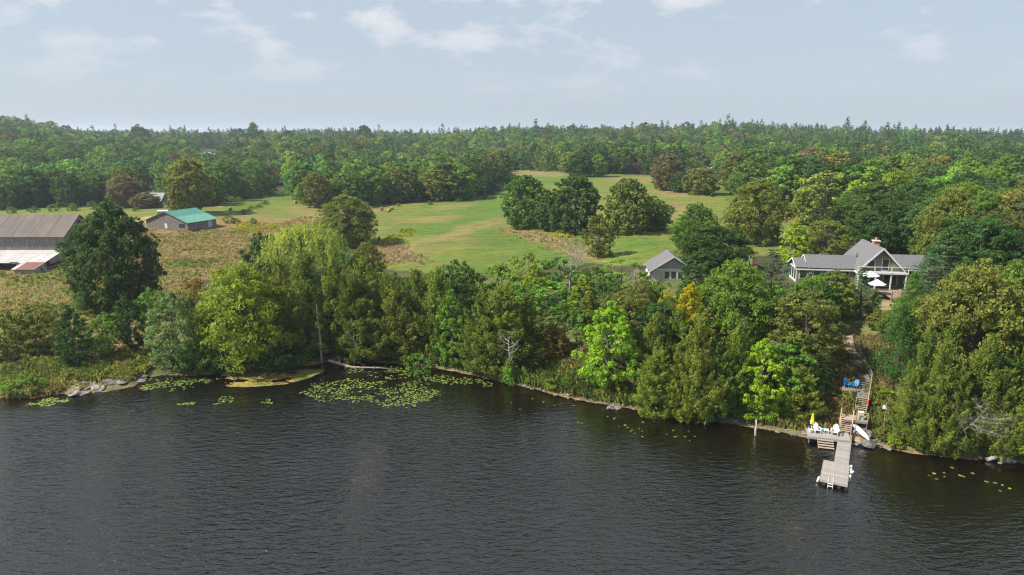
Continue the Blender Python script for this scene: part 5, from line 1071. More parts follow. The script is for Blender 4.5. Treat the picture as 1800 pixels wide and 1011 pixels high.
logthing('fallen_log', pix(606, 644, 0.4), pix(690, 649, 0.12), 0.14, 0.06, 'thin dark fallen trunk lying along the water under the cedars', 'driftwood', 3, 2)
logthing('fallen_log', pix(1735, 808, 0.2), pix(1780, 791, 0.9), 0.22, 0.1, 'grey driftwood trunk at the waterline under the right-hand cedars', 'dead', 3, 3)
logthing('dead_stump', pix(1328, 770, -0.3), pix(1329, 737, 1.9), 0.14, 0.07, 'white bare stump standing in the shallow water left of the dock', 'bark_pale', 0, 4)
logthing('dead_stump', pix(1239, 749, -0.2), pix(1241, 738, 0.6), 0.11, 0.08, 'short pale stump in the water under the overhanging cedars', 'bark_pale', 0, 5)
g = ground(566, 638); sz = elev(535, g[1]) ; logthing('tree_snag', g, (g[0] - 0.3, g[1], sz), 0.2, 0.06, 'tall bleached snag standing among the cedars', 'bark_pale', 4, 6)

# ------------------------------------------------------------------ dock, stairs and shore furniture
def shared(mb, m):
    me = mb.mesh('piece'); me.materials.append(M[m]); return me
def frame(o2, ex2):
    ex = Vector((ex2[0], ex2[1], 0)).normalized(); return Vector(o2), ex, Vector((-ex.y, ex.x, 0))
DZ = 0.60
A = pix(1497, 764, DZ); Bp = pix(1491, 816, DZ); Cq = pix(1489, 851, DZ)
av = (Bp - A)[:2]; L1 = float(np.hypot(*av)); av = av / L1; ev = np.array([-av[1], av[0]])      # av points out over the water
if ev[0] < 0: ev = -ev
L2 = abs(float((Cq - Bp)[:2] @ av)); PW = abs(float((pix(1449, 806, DZ) - A)[:2] @ ev))
dock = thing('dock', (A[0], A[1], DZ), 'grey wooden dock walkway ending in a wider swimming platform with ladder', 'dock', None, math.atan2(ev[1], ev[0]))
# local frame: +x = ev (right), +y = inland, right edge at x = 0
WWK = 1.3
pl_w = shared(MB().box(-WWK, 0, -0.065, 0.065, -0.04, 0), 'plank'); pl_p = shared(MB().box(-PW, 0.12, -0.065, 0.065, -0.04, 0), 'plank')
k = 0
while k * 0.14 < L1: 
    o = link('plank', pl_w, dock); o.location = (rb.uniform(-0.012, 0.012), -k * 0.14 - 0.07, rb.uniform(0, 0.006)); k += 1
ys = -k * 0.14 - 0.02; j = 0
while j * 0.14 < L2:
    o = link('plank', pl_p, dock); o.location = (rb.uniform(-0.015, 0.015), ys - j * 0.14 - 0.07, rb.uniform(0, 0.006)); j += 1
ye = ys - j * 0.14
for x0, x1, y0, y1 in ((-WWK - 0.05, -WWK - 0.005, ys, 0), (0.015, 0.06, ys, 0), (-PW - 0.06, -PW - 0.02, ye, ys), (0.14, 0.18, ye, ys)): MB().box(x0, x1, y0, y1, -0.22, -0.005).build('edge_board', 'plank', dock)
MB().box(-PW - 0.06, 0.18, ye - 0.05, ye - 0.01, -0.22, -0.005).build('edge_board', 'plank', dock)
for x0 in (-1.15, -0.1): MB().box(x0 - 0.05, x0 + 0.05, ys, -0.1, -0.2, -0.045).build('joist', 'oldwood', dock)
for xx, yy in ((-1.2, -1.5), (-0.1, -1.5), (-1.2, -4.5), (-0.1, -4.5), (-PW + 0.2, ye + 0.3), (-0.1, ye + 0.3), (-PW + 0.2, ys - 0.3), (-0.1, ys - 0.3)): MB().tube([(xx, yy, -4.5), (xx, yy, -0.05)], [0.07, 0.07], 8).build('pile', 'darkmetal', dock)
for i in range(4): MB().tube([(-PW + 0.35 + i * 0.7, ye + 0.1, -0.42), (-PW + 0.35 + i * 0.7, ys - 0.2, -0.42)], [0.2, 0.2], 10).build('float', 'darkmetal', dock)
ld = MB().tube([(-PW + 0.75, ye + 1.0, 0.04), (-PW + 0.75, ye - 0.1, 0.06), (-PW + 0.75, ye - 0.28, -1.2)], [0.03] * 3, 6).tube([(-PW + 1.2, ye + 1.0, 0.04), (-PW + 1.2, ye - 0.1, 0.06), (-PW + 1.2, ye - 0.28, -1.2)], [0.03] * 3, 6).build('ladder', 'white', dock)
for z in (-0.15, -0.42, -0.7): MB().box(-PW + 0.74, -PW + 1.21, ye - 0.25 + z * 0.05, ye - 0.13 + z * 0.05, z - 0.02, z + 0.02).build('rung', 'white', ld)
fen = MB().lathe([(0.03, -0.34), (0.1, -0.26), (0.12, 0.0), (0.1, 0.26), (0.03, 0.34)], 10).mesh('dock_fender'); fen.materials.append(M['chairwhite'])
M4 = dock.matrix_basis
for i, (x, y, tl) in enumerate([(0.3, ys - 0.2, 0.1), (0.3, ys - 1.1, 0.15), (0.36, ys - 1.4, 0.9), (0.3, ys - 2.6, 0.1), (-PW - 0.2, ye + 0.4, 0.2)]):
    p = Vector((A[0], A[1], DZ)) + Vector((ev[0], ev[1], 0)) * x - Vector((av[0], av[1], 0)) * y; o = link('dock_fender', fen); o.location = (p.x, p.y, 0.38); o.rotation_euler = (0.1, tl, 0); tag(o, 'white fender hanging at the open side of the dock' if i < 4 else 'white fender hanging beside the ladder corner of the dock', 'fender', 'boat fenders on the dock')
# deck on the shore
DK = 0.82; d0 = pix(1421, 767, DK); d1 = pix(1497, 775.5, DK); exd = (d1 - d0)[:2]; LD = float(np.hypot(*exd))
deck = thing('shore_deck', tuple(d0), 'grey plank deck on the shore carrying white chairs and a yellow umbrella', 'deck', None, math.atan2(exd[1], exd[0]))
pd = shared(MB().box(0, LD, -0.065, 0.065, -0.04, 0), 'plank')
for i in range(17): o = link('plank', pd, deck); o.location = (0, 0.07 + i * 0.14, rb.uniform(0, 0.005))
MB().box(-0.04, LD + 0.02, -0.05, -0.005, -0.26, -0.002).build('rim_board', 'plank', deck); MB().box(-0.05, -0.005, 0, 2.4, -0.26, -0.002).build('rim_board', 'plank', deck)
for xx in (0.1, 1.7, 3.3, LD - 0.15):
    for yy in (0.1, 2.2): MB().box(xx - 0.06, xx + 0.06, yy - 0.06, yy + 0.06, -2.0, -0.045).build('post', 'oldwood', deck)
MB().box(0.03, LD, 0.4, 0.5, -1.6, -0.3).build('shade_panel', 'void', deck)  # dark sheet set back under the planks, painted in place of shade
st = thing('water_steps', tuple(d0), 'short wooden steps leading from the deck down into the water', 'steps', None, math.atan2(exd[1], exd[0]))
x0 = 0.95; x1 = 2.65
for i in range(4): MB().box(x0, x1, -0.36 - i * 0.3, -0.07 - i * 0.3, -0.20 - i * 0.17, -0.15 - i * 0.17).build('tread', 'step', st)
for i in range(4): MB().box(x0 + 0.02, x1 - 0.02, -0.10 - i * 0.3, -0.075 - i * 0.3, -0.32 - i * 0.17, -0.201 - i * 0.17).build('riser', 'post', st)
for xx in (x0 + 0.06, x1 - 0.06): MB().beam((xx, -0.06, -0.25), (xx, -1.25, -0.95), 0.06, 0.2).build('stringer', 'oldwood', st)
def flight(o, P0, P1, w, n_, m, nose=0.0, th=0.05, dep=None):
    """treads from P0 (low) to P1 (high), world space, children of an unrotated thing"""
    P0, P1 = Vector(P0), Vector(P1); d = P1 - P0; h = Vector((d.x, d.y, 0)); run = h.length / n_; h.normalize(); r = Vector((h.y, -h.x, 0)); dep = dep or max(run * 0.92, 0.24)
    for i in range(n_):
        c = P0 + (P1 - P0) * ((i + 0.5) / n_); c.z = P0.z + d.z * (i + 1) / n_
        q = [c - r * w / 2 - h * dep / 2, c + r * w / 2 - h * dep / 2, c + r * w / 2 + h * dep / 2, c - r * w / 2 + h * dep / 2]
        MB().slab([p - Vector((0, 0, th)) for p in q], th).build('tread', m, o)
    for s in (-1, 1): MB().beam(P0 + r * s * (w / 2 + 0.03) - Vector((0, 0, 0.12)), P1 + r * s * (w / 2 + 0.03) - Vector((0, 0, 0.12)), 0.05, 0.24).build('stringer', m, o)
    return h, r
s0 = pix(1485, 760, DK); s1 = pix(1489, 733, 2.2); s1 = s0 + (s1 - s0)
if np.hypot(*(s1 - s0)[:2]) < 1.3: dv = (s1 - s0)[:2]; dv = np.array([0.30, 0.95]); s1 = np.array([s0[0] + dv[0] * 1.5, s0[1] + dv[1] * 1.5, 2.2])
ds = thing('dock_stairs', (0, 0, 0), 'steep wooden stairs with orange cedar handrails rising from the shore deck', 'stairs')
h, r = flight(ds, s0, s1, 1.15, 8, 'step')
for s in (-1, 1):
    a = Vector(s0) + r * s * 0.66; b = Vector(s1) + r * s * 0.66
    for t in (0.02, 0.98): q = a.lerp(b, t); MB().box(q.x - 0.05, q.x + 0.05, q.y - 0.05, q.y + 0.05, q.z - 0.5, q.z + 1.0).build('post', 'post', ds)
    MB().beam(a + Vector((0, 0, 1.0)), b + Vector((0, 0, 1.0)), 0.1, 0.05).build('handrail', 'post', ds)
LZ = 2.18; la = pix(1483, 737, LZ); lb_ = pix(1526, 742, LZ); exl = (lb_ - la)[:2]; LL = float(np.hypot(*exl))
ln_ = thing('landing_deck', tuple(la), 'small wooden landing with railing between the two flights of stairs', 'deck', None, math.atan2(exl[1], exl[0]))
ppl = shared(MB().box(0, LL, -0.065, 0.065, -0.04, 0), 'step')
for i in range(12): o = link('plank', ppl, ln_); o.location = (0, 0.07 + i * 0.14, rb.uniform(0, 0.005))
MB().box(0, LL, -0.05, -0.005, -0.28, -0.002).build('rim_board', 'oldwood', ln_)
for xx in (0.1, LL / 2, LL - 0.1):
    MB().box(xx - 0.05, xx + 0.05, 0.02, 0.12, -2.0, -0.045).build('post', 'oldwood', ln_); MB().box(xx - 0.05, xx + 0.05, 1.5, 1.6, -1.5, -0.045).build('post', 'oldwood', ln_)
for xx in (1.35, LL - 0.06): MB().box(xx - 0.05, xx + 0.05, 0.0, 0.1, 0.001, 0.98).build('rail_post', 'post', ln_)
MB().box(1.3, LL, -0.01, 0.09, 0.981, 1.02).build('handrail', 'post', ln_); MB().beam((1.9, 0.05, 0.1), (LL - 0.1, 0.05, 0.9), 0.05, 0.08).build('brace', 'step', ln_)
p = Vector(la) + Vector((exl[0], exl[1], 0)) / LL * 1.85 + Vector((-exl[1], exl[0], 0)) / LL * 0.55
o = thing('storage_bin', tuple(p), 'pale upright storage bin on the stair landing', 'bin', None, math.atan2(exl[1], exl[0])); MB().box(-0.28, 0.28, -0.25, 0.25, 0, 0.9).build('body', 'cream', o); MB().box(-0.31, 0.31, -0.28, 0.28, 0.9, 0.96).build('lid', 'white', o)
hs2 = thing('hillside_stairs', (0, 0, 0), 'long weathered grey stairs climbing the bank in flights and landings', 'stairs')
for i in range(len(STAIR) - 1):
    P0, P1 = Vector(STAIR[i]), Vector(STAIR[i + 1]); wd_ = 1.15
    if i % 2 == 0 and i < 8: h, r = flight(hs2, P0, P1, wd_, (9, 0, 4, 0, 4, 0, 3)[i], 'oldwood' if i else 'step')
    else:
        d = P1 - P0; hh = Vector((d.x, d.y, 0)).normalized(); r = Vector((hh.y, -hh.x, 0)); L = Vector((d.x, d.y, 0)).length; kq = max(2, int(L / 0.15)); m_ = 'oldwood' if i < 7 else 'step'
        for q in range(kq):
            c = P0 + hh * (L * (q + 0.5) / kq); c.z = P0.z + (P1.z - P0.z) * (q + 0.5) / kq; w2 = L / kq * 0.46
            MB().slab([c - r * wd_ / 2 - hh * w2, c + r * wd_ / 2 - hh * w2, c + r * wd_ / 2 + hh * w2, c - r * wd_ / 2 + hh * w2], 0.05).build('plank', m_, hs2)
        MB().beam(P0 - r * (wd_ / 2 + 0.03) - Vector((0, 0, 0.08)), P1 - r * (wd_ / 2 + 0.03) - Vector((0, 0, 0.08)), 0.05, 0.2).build('edge_board', 'oldwood', hs2)
    for s in ((1,) if i < 8 else ()):
        a = P0 + r * s * (wd_ / 2 + 0.1); b = P1 + r * s * (wd_ / 2 + 0.1); m_ = 'post' if i < 2 else 'oldwood'
        MB().box(a.x - 0.045, a.x + 0.045, a.y - 0.045, a.y + 0.045, a.z - 0.8, a.z + 0.98).build('post', m_, hs2); MB().beam(a + Vector((0, 0, 1.0)), b + Vector((0, 0, 1.0)), 0.09, 0.05).build('handrail', m_, hs2)
        MB().beam(a + Vector((0, 0, 0.5)), b + Vector((0, 0, 0.5)), 0.05, 0.07).build('mid_rail', m_, hs2)
# life jackets hanging on the stair rail
a = Vector(STAIR[0]).lerp(Vector(STAIR[1]), 0.45); b_ = Vector((STAIR[1] - STAIR[0])); hh = Vector((b_.x, b_.y, 0)).normalized(); r = Vector((hh.y, -hh.x, 0))
o = thing('life_jacket', tuple(a + r * 0.70 + Vector((0, 0, 0.35))), 'red and white life jacket hanging on the stair railing', 'life jacket', None, math.atan2(hh.y, hh.x))
for s, mm in ((-0.2, 'red'), (0.2, 'red'), (0.0, 'white')): MB().prism([(s - 0.14, -0.09, 0), (s + 0.14, -0.09, 0), (s + 0.17, -0.09, 0.3), (s + 0.1, -0.09, 0.72), (s - 0.1, -0.09, 0.72), (s - 0.17, -0.09, 0.3)], (0, 0.06 if mm == 'white' else 0.14, 0)).build('panel', mm, o)
def adirondack(p, rz, m, label, grp=None, s=1.0):
    o = thing('adirondack_chair', tuple(p), label, 'chair', grp, rz); o.scale = (s, s, s)
    for k in range(5): MB().slab([(-0.27, -0.42 + k * 0.13, 0.36 - k * 0.035), (0.27, -0.42 + k * 0.13, 0.36 - k * 0.035), (0.27, -0.31 + k * 0.13, 0.33 - k * 0.035), (-0.27, -0.31 + k * 0.13, 0.33 - k * 0.035)], 0.025).build('seat_slat', m, o)
    for k in range(5):
        x = -0.26 + k * 0.106; t = 1.02 - 0.05 * abs(k - 2) ** 1.6; MB().slab([(x, 0.2, 0.2), (x + 0.098, 0.2, 0.2), (x + 0.098, 0.2 + (t - 0.2) * 0.42, t), (x, 0.2 + (t - 0.2) * 0.42, t)], 0.025).build('back_slat', m, o)
    for sx in (-1, 1):
        MB().box(*sorted((sx * 0.29, sx * 0.43)), -0.5, 0.32, 0.55, 0.575).build('armrest', m, o); MB().box(*sorted((sx * 0.30, sx * 0.335)), -0.42, -0.3, 0, 0.549).build('leg', m, o)
        MB().prism([(sx * 0.30, -0.30, 0.36), (sx * 0.30, 0.62, 0.0), (sx * 0.30, 0.5, 0.0), (sx * 0.30, -0.30, 0.22)], (0.03, 0, 0)).build('leg', m, o)
exn = Vector((exd[0], exd[1], 0)) / LD; eyn = Vector((-exn.y, exn.x, 0)); D0 = Vector(d0); ra = math.atan2(exd[1], exd[0])
def onDeck(x, y): return D0 + exn * x + eyn * y + Vector((0, 0, 0.008))
adirondack(onDeck(1.05, 1.45), ra + 0.25, 'chairwhite', 'white slatted lounge chair beside the yellow umbrella'); adirondack(onDeck(3.0, 1.4), ra - 0.3, 'chairwhite', 'white slatted lounge chair beside the foot of the stairs', None, 1.08)
o = thing('side_table', tuple(onDeck(2.05, 1.5)), 'small white side table between the two white chairs', 'table', None, ra)
for k in range(4): MB().box(-0.26, 0.26, -0.25 + k * 0.13, -0.13 + k * 0.13, 0.42, 0.45).build('slat', 'chairwhite', o)
for sx in (-0.22, 0.22):
    for sy in (-0.2, 0.2): MB().box(sx - 0.03, sx + 0.03, sy - 0.03, sy + 0.03, 0, 0.419).build('leg', 'chairwhite', o)
o = thing('beach_cooler', tuple(onDeck(1.62, 1.75)), 'teal blue cooler next to the white chair on the deck', 'cooler', None, ra); MB().box(-0.22, 0.22, -0.15, 0.15, 0, 0.32).build('body', 'teal', o); MB().box(-0.235, 0.235, -0.165, 0.165, 0.32, 0.39).build('lid', 'teal', o); MB().tube([(-0.24, 0, 0.25), (-0.2, -0.19, 0.42), (0.2, -0.19, 0.42), (0.24, 0, 0.25)], [0.012] * 4, 5).build('handle', 'chairwhite', o)
o = thing('patio_umbrella', tuple(onDeck(0.55, 2.0)), 'folded bright yellow umbrella standing on the shore deck', 'umbrella'); MB().tube([(0, 0, 0), (0, 0, 2.15)], [0.025, 0.025], 6).build('pole', 'white', o)
um = MB(); n_ = 14
for z_, r_ in ((0.75, 0.22), (0.95, 0.25), (1.5, 0.17), (1.95, 0.09), (2.12, 0.04)):
    for j in range(n_): rr = r_ * (1 if j % 2 else 0.72); um.v.append((rr * math.cos(j * 2 * math.pi / n_), rr * math.sin(j * 2 * math.pi / n_), z_))
for i in range(4):
    for j in range(n_): a_ = i * n_ + j; b2 = i * n_ + (j + 1) % n_; um.f.append((a_, b2, b2 + n_, a_ + n_))
um.f.append(tuple(range(n_))[::-1]); um.f.append(tuple(range(4 * n_, 5 * n_))); um.build('canopy', 'yellow', o); MB().lathe([(0.24, 0), (0.24, 0.05), (0.05, 0.1)], 12).build('base', 'darkmetal', o); MB().lathe([(0.235, 1.05), (0.24, 1.1), (0.235, 1.15)], 14).build('tie', 'white', o)
o = thing('folding_chair', tuple(onDeck(0.35, 1.15)), 'small white folding chair at the left corner of the deck', 'chair', None, ra + 0.5)
MB().box(-0.2, 0.2, -0.2, 0.2, 0.38, 0.42).build('seat', 'chairwhite', o); MB().slab([(-0.2, 0.18, 0.45), (0.2, 0.18, 0.45), (0.2, 0.26, 0.8), (-0.2, 0.26, 0.8)], 0.02).build('backrest', 'blue', o)
for sx in (-0.2, 0.2): MB().beam((sx, -0.2, 0), (sx, 0.22, 0.6), 0.03).build('leg', 'chairwhite', o); MB().beam((sx * 0.9, 0.22, 0), (sx * 0.9, -0.18, 0.4), 0.03).build('leg', 'chairwhite', o)
# blue chairs on their little platform beside the stairs
BZ = 4.15; b0 = pix(1480, 683, BZ); b1 = pix(1512, 687, BZ); exb = Vector(b1 - b0); LB = exb.length; exb.normalize(); eyb = Vector((-exb.y, exb.x, 0)); rbz = math.atan2(exb.y, exb.x)
pf = thing('chair_platform', tuple(b0), 'small weathered platform carrying the blue chairs beside the stairs', 'deck', None, rbz); pb_ = shared(MB().box(0, LB, -0.065, 0.065, -0.04, 0), 'oldwood')
for i in range(11): o = link('plank', pb_, pf); o.location = (0, 0.07 + i * 0.14, 0)
MB().box(0, LB, -0.05, -0.005, -0.22, -0.002).build('rim_board', 'post', pf)
for xx in (0.1, LB - 0.1): MB().box(xx - 0.05, xx + 0.05, 0.0, 0.1, -1.6, -0.045).build('post', 'oldwood', pf)
def onB(x, y): return Vector(b0) + exb * x + eyb * y + Vector((0, 0, 0.004))
adirondack(onB(0.5, 0.9), rbz + 0.35, 'blue', 'blue slatted chair at the end of the platform away from the stairs'); adirondack(onB(LB - 0.5, 0.9), rbz - 0.45, 'blue', 'blue slatted chair next to the stairs on the platform')
o = thing('side_table', tuple(onB(LB / 2, 0.75)), 'low blue table between the two blue chairs', 'table', None, rbz); MB().box(-0.33, 0.33, -0.25, 0.25, 0.38, 0.43).build('tabletop', 'blue', o)
for sx in (-0.26, 0.26):
    for sy in (-0.18, 0.18): MB().box(sx - 0.03, sx + 0.03, sy - 0.03, sy + 0.03, 0, 0.379).build('leg', 'blue', o)
# upturned white boat on the bank
c0 = Vector(pix(1498, 746, 1.5)); c1 = Vector(pix(1528, 776, 0.5)); d = c1 - c0; L = d.length; d.normalize(); side = d.cross(Vector((0, 0, 1))).normalized(); up = side.cross(d)
bt = MB(); NS, NC = 13, 9
for i in range(NS):
    t = i / (NS - 1); w = 0.40 * max(0.05, math.sin(math.pi * min(0.98, max(0.02, t))) ** 0.6) ; hh_ = 0.34 * (0.75 + 0.25 * math.sin(math.pi * t)) * max(0.25, math.sin(math.pi * min(0.98, max(0.02, t))) ** 0.4)
    for j in range(NC):
        a_ = math.pi * j / (NC - 1); q = c0 + d * (L * t) + side * math.cos(a_) * w + up * math.sin(a_) ** 0.8 * hh_ + Vector((0, 0, 0.1)); bt.v.append(tuple(q))
for i in range(NS - 1):
    for j in range(NC - 1): a_ = i * NC + j; bt.f.append((a_, a_ + 1, a_ + NC + 1, a_ + NC))
    bt.f.append((i * NC, (i + 1) * NC, (i + 1) * NC + NC - 1, i * NC + NC - 1))
o = thing('rowing_boat', (0, 0, 0), 'upturned white boat hull lying on the bank right of the stairs', 'boat'); bt.build('hull', 'hull', o, True)
MB().beam(c0 + d * 0.2 + up * 0.40, c1 - d * 0.2 + up * 0.40, 0.04, 0.05).build('keel', 'hull', o)
q = c0 + d * L * 0.5 + side * (-0.30) + up * 0.3; MB().box(q.x - 0.07, q.x + 0.07, q.y - 0.07, q.y + 0.07, q.z - 0.12, q.z + 0.12).build('hull_patch', 'darkmetal', o)
# lamp post on the bank
g = ground(1551, 768); H = elev(708, g[1]) - g[2]; o = thing('lamp_post', tuple(g), 'thin grey lamp post with flat dark head rising from the cedars right of the boat', 'lamp')
MB().tube([(0, 0, -0.3), (0, 0, H)], [0.035, 0.03], 6).build('pole', 'dead', o); MB().lathe([(0.02, 0.18), (0.30, 0.1), (0.32, 0.04), (0.28, 0.02)], 14, (0.35, 0, H - 0.15)).build('lamp_head', 'darkmetal', o); MB().beam((0, 0, H - 0.05), (0.35, 0, H), 0.03).build('arm', 'dead', o); MB().slab([(-0.45, -0.05, H - 0.7), (0.05, -0.1, H - 0.8), (0.1, 0.05, H - 0.35), (-0.3, 0.1, H - 0.3)], 0.03).build('reflector', 'white', o)

# ------------------------------------------------------------------ lily pads and water weed
pm = MB(); nP = 11; pm.v = [(0, 0, 0.0)] + [(math.cos(a), math.sin(a), 0.02 * math.sin(3 * a)) for a in np.linspace(0.25, 2 * math.pi - 0.25, nP)]; pm.f = [(0, i, i + 1) for i in range(1, nP)]
PADS = []
for s in range(3):
    me = pm.mesh('lily_pad'); me.materials.append([M['pad'], mat('lily_pad_yellow', (0.19, 0.21, 0.035), 0.5, 0.15, 3, objvar=0.2), mat('lily_pad_dark', (0.09, 0.14, 0.025), 0.5, 0.15, 3, objvar=0.2)][s]); PADS.append(me)
LP = []
MAIN = [(522, 690), (545, 676), (585, 664), (640, 668), (690, 660), (745, 676), (778, 690), (752, 706), (704, 717), (640, 708), (560, 702)]
def patch(poly, n_, lab, grp, thr=0.0, r=(0.13, 0.27)):
    xs = [p[0] for p in poly]; ys_ = [p[1] for p in poly]; c_ = 0; tries = 0
    while c_ < n_ and tries < n_ * 30:
        tries += 1; x, y = rb.uniform(min(xs), max(xs)), rb.uniform(min(ys_), max(ys_))
        jx = (float(fbm(np.array([x / 14]), np.array([y / 5]), 23, 3)[0]) - 0.5) * 46; jy = (float(fbm(np.array([x / 11]), np.array([y / 4]), 29, 3)[0]) - 0.5) * 18
        if not in_poly(np.array([x + jx]), np.array([y + jy]), poly)[0]: continue
        p = pix(x, y)
        if thr and float(fbm(np.array([p[0] / 2.2]), np.array([p[1] / 2.2]), 91, 3)[0]) < thr: continue
        if gh(p[0], p[1]) > -0.02: continue
        LP.append((p[0], p[1], rb.uniform(*r), lab, grp)); c_ += 1
patch(MAIN, 1150, 'yellow-green lily pad in the wide patch in front of the cedars', 'pads of the wide lily patch', 0.40, (0.07, 0.16))
patch([(590, 648), (640, 643), (720, 645), (770, 660), (860, 672), (872, 680), (760, 672), (700, 658), (620, 655)], 420, 'lily pad in the band along the shore under the cedars', 'pads of the shore lily band', 0.38, (0.08, 0.18))
patch([(45, 712), (70, 704), (122, 699), (120, 704), (80, 714)], 130, 'lily pad in the clump off the rock ledge', 'pads of the clump off the ledge', 0, (0.1, 0.2))
patch([(232, 690), (262, 672), (300, 666), (380, 660), (385, 667), (330, 678), (290, 690)], 260, 'lily pad floating between rock ledge and yellow weed mat', 'pads beside the weed mat', 0.44, (0.09, 0.18))
patch([(312, 716), (318, 708), (346, 706), (348, 712)], 26, 'lily pad in a small clump on open water', 'pads of small open-water clumps', 0, (0.1, 0.19))
patch([(375, 708), (378, 700), (410, 697), (408, 703), (390, 711)], 32, 'lily pad in a small clump on open water', 'pads of small open-water clumps', 0, (0.1, 0.19)); patch([(460, 707), (464, 700), (480, 700), (474, 710)], 16, 'lily pad in a small clump on open water', 'pads of small open-water clumps', 0, (0.1, 0.19))
patch([(880, 690), (1000, 705), (1100, 735), (1250, 760), (1260, 780), (1150, 770), (980, 740), (880, 710)], 34, 'stray lily pad drifting off the sumac bank', 'stray lily pads', 0, (0.09, 0.17))
patch([(1600, 830), (1680, 820), (1780, 830), (1790, 870), (1690, 860)], 14, 'stray lily pad drifting off the right-hand cedars', 'stray lily pads', 0, (0.1, 0.24))
LP.sort(key=lambda q: -q[2] / q[1])
for x, y, r_, lab, grp in LP[:300]:
    o = link('lily_pad', PADS[rb.choice([0, 0, 1, 2])]); o.location = (x, y, 0.018); o.rotation_euler = (rb.gauss(0, 0.04), rb.gauss(0, 0.04), rb.uniform(0, 6.28)); o.scale = (r_, r_ * rb.uniform(0.8, 1), 1); tag(o, lab, 'lily pad', grp)
lm = MB()
for x, y, r_, lab, grp in LP[300:]:
    a0 = rb.uniform(0, 6.28); lm.add([(x, y, 0.02)] + [(x + r_ * math.cos(a0 + a), y + r_ * 0.9 * math.sin(a0 + a), 0.016) for a in np.linspace(0.25, 6.03, 9)], [(0, i, i + 1) for i in range(1, 9)])
tag(lm.build('small_lily_pads', PADS[0].materials[0]), 'mass of smaller lily pads spread through the patches on the water', 'lily pads', kind='stuff')
# floating weed mat
xs = np.arange(376, 575, 0.9); ys_ = np.arange(650, 684, 0.45); wm_v = []; wm_f = []; wm_c = []
for X_, Y_ in [(x, y) for x in xs for y in ys_]:
    if not in_poly(np.array([X_]), np.array([Y_]), [(378, 672), (395, 660), (440, 655), (500, 653), (548, 648), (578, 645), (565, 655), (540, 666), (500, 676), (440, 681), (400, 680)])[0]: continue
    p = pix(X_ + rb.uniform(-0.4, 0.4), Y_ + rb.uniform(-0.2, 0.2))
    nz = float(fbm(np.array([p[0] / 3]), np.array([p[1] / 1.6]), 95, 4)[0])
    if nz < 0.40 + 0.14 * rb.random() or rb.random() < 0.25: continue
    k_ = len(wm_v); s_ = rb.uniform(0.05, 0.15); a_ = rb.uniform(0, 3.1); dx, dy = math.cos(a_) * s_ * 1.8, math.sin(a_) * s_ * 0.8; z_ = 0.012 + rb.uniform(0, 0.05)
    wm_v += [(p[0] - dx, p[1] - dy, z_), (p[0] + dy, p[1] - dx * 0.5, z_), (p[0] + dx, p[1] + dy, z_ + 0.01), (p[0] - dy, p[1] + dx * 0.5, z_)]; wm_f.append((k_, k_ + 1, k_ + 2, k_ + 3))
    c_ = np.array((0.25, 0.185, 0.04)) * (1 - sstep(0.45, 0.62, nz + (660 - Y_) * 0.012)) + np.array((0.12, 0.15, 0.025)) * sstep(0.45, 0.62, nz + (660 - Y_) * 0.012); wm_c += [c_ * rb.uniform(0.75, 1.25)] * 4
me = bpy.data.meshes.new('weed_mat'); me.from_pydata(wm_v, [], wm_f); me.update(); color_attr(me, 'gcol', np.array(wm_c))
m, n, l = newmat('water_weed'); o_ = n.new('ShaderNodeOutputMaterial'); b_ = n.new('ShaderNodeBsdfPrincipled'); b_.inputs['Roughness'].default_value = 0.7; at = n.new('ShaderNodeAttribute'); at.attribute_name = 'gcol'; l.new(at.outputs['Color'], b_.inputs['Base Color']); l.new(b_.outputs[0], o_.inputs[0])
me.materials.append(m); tag(link('weed_mat', me), 'yellow and green floating weed mat under the yellow-green maple', 'water weed', kind='stuff')

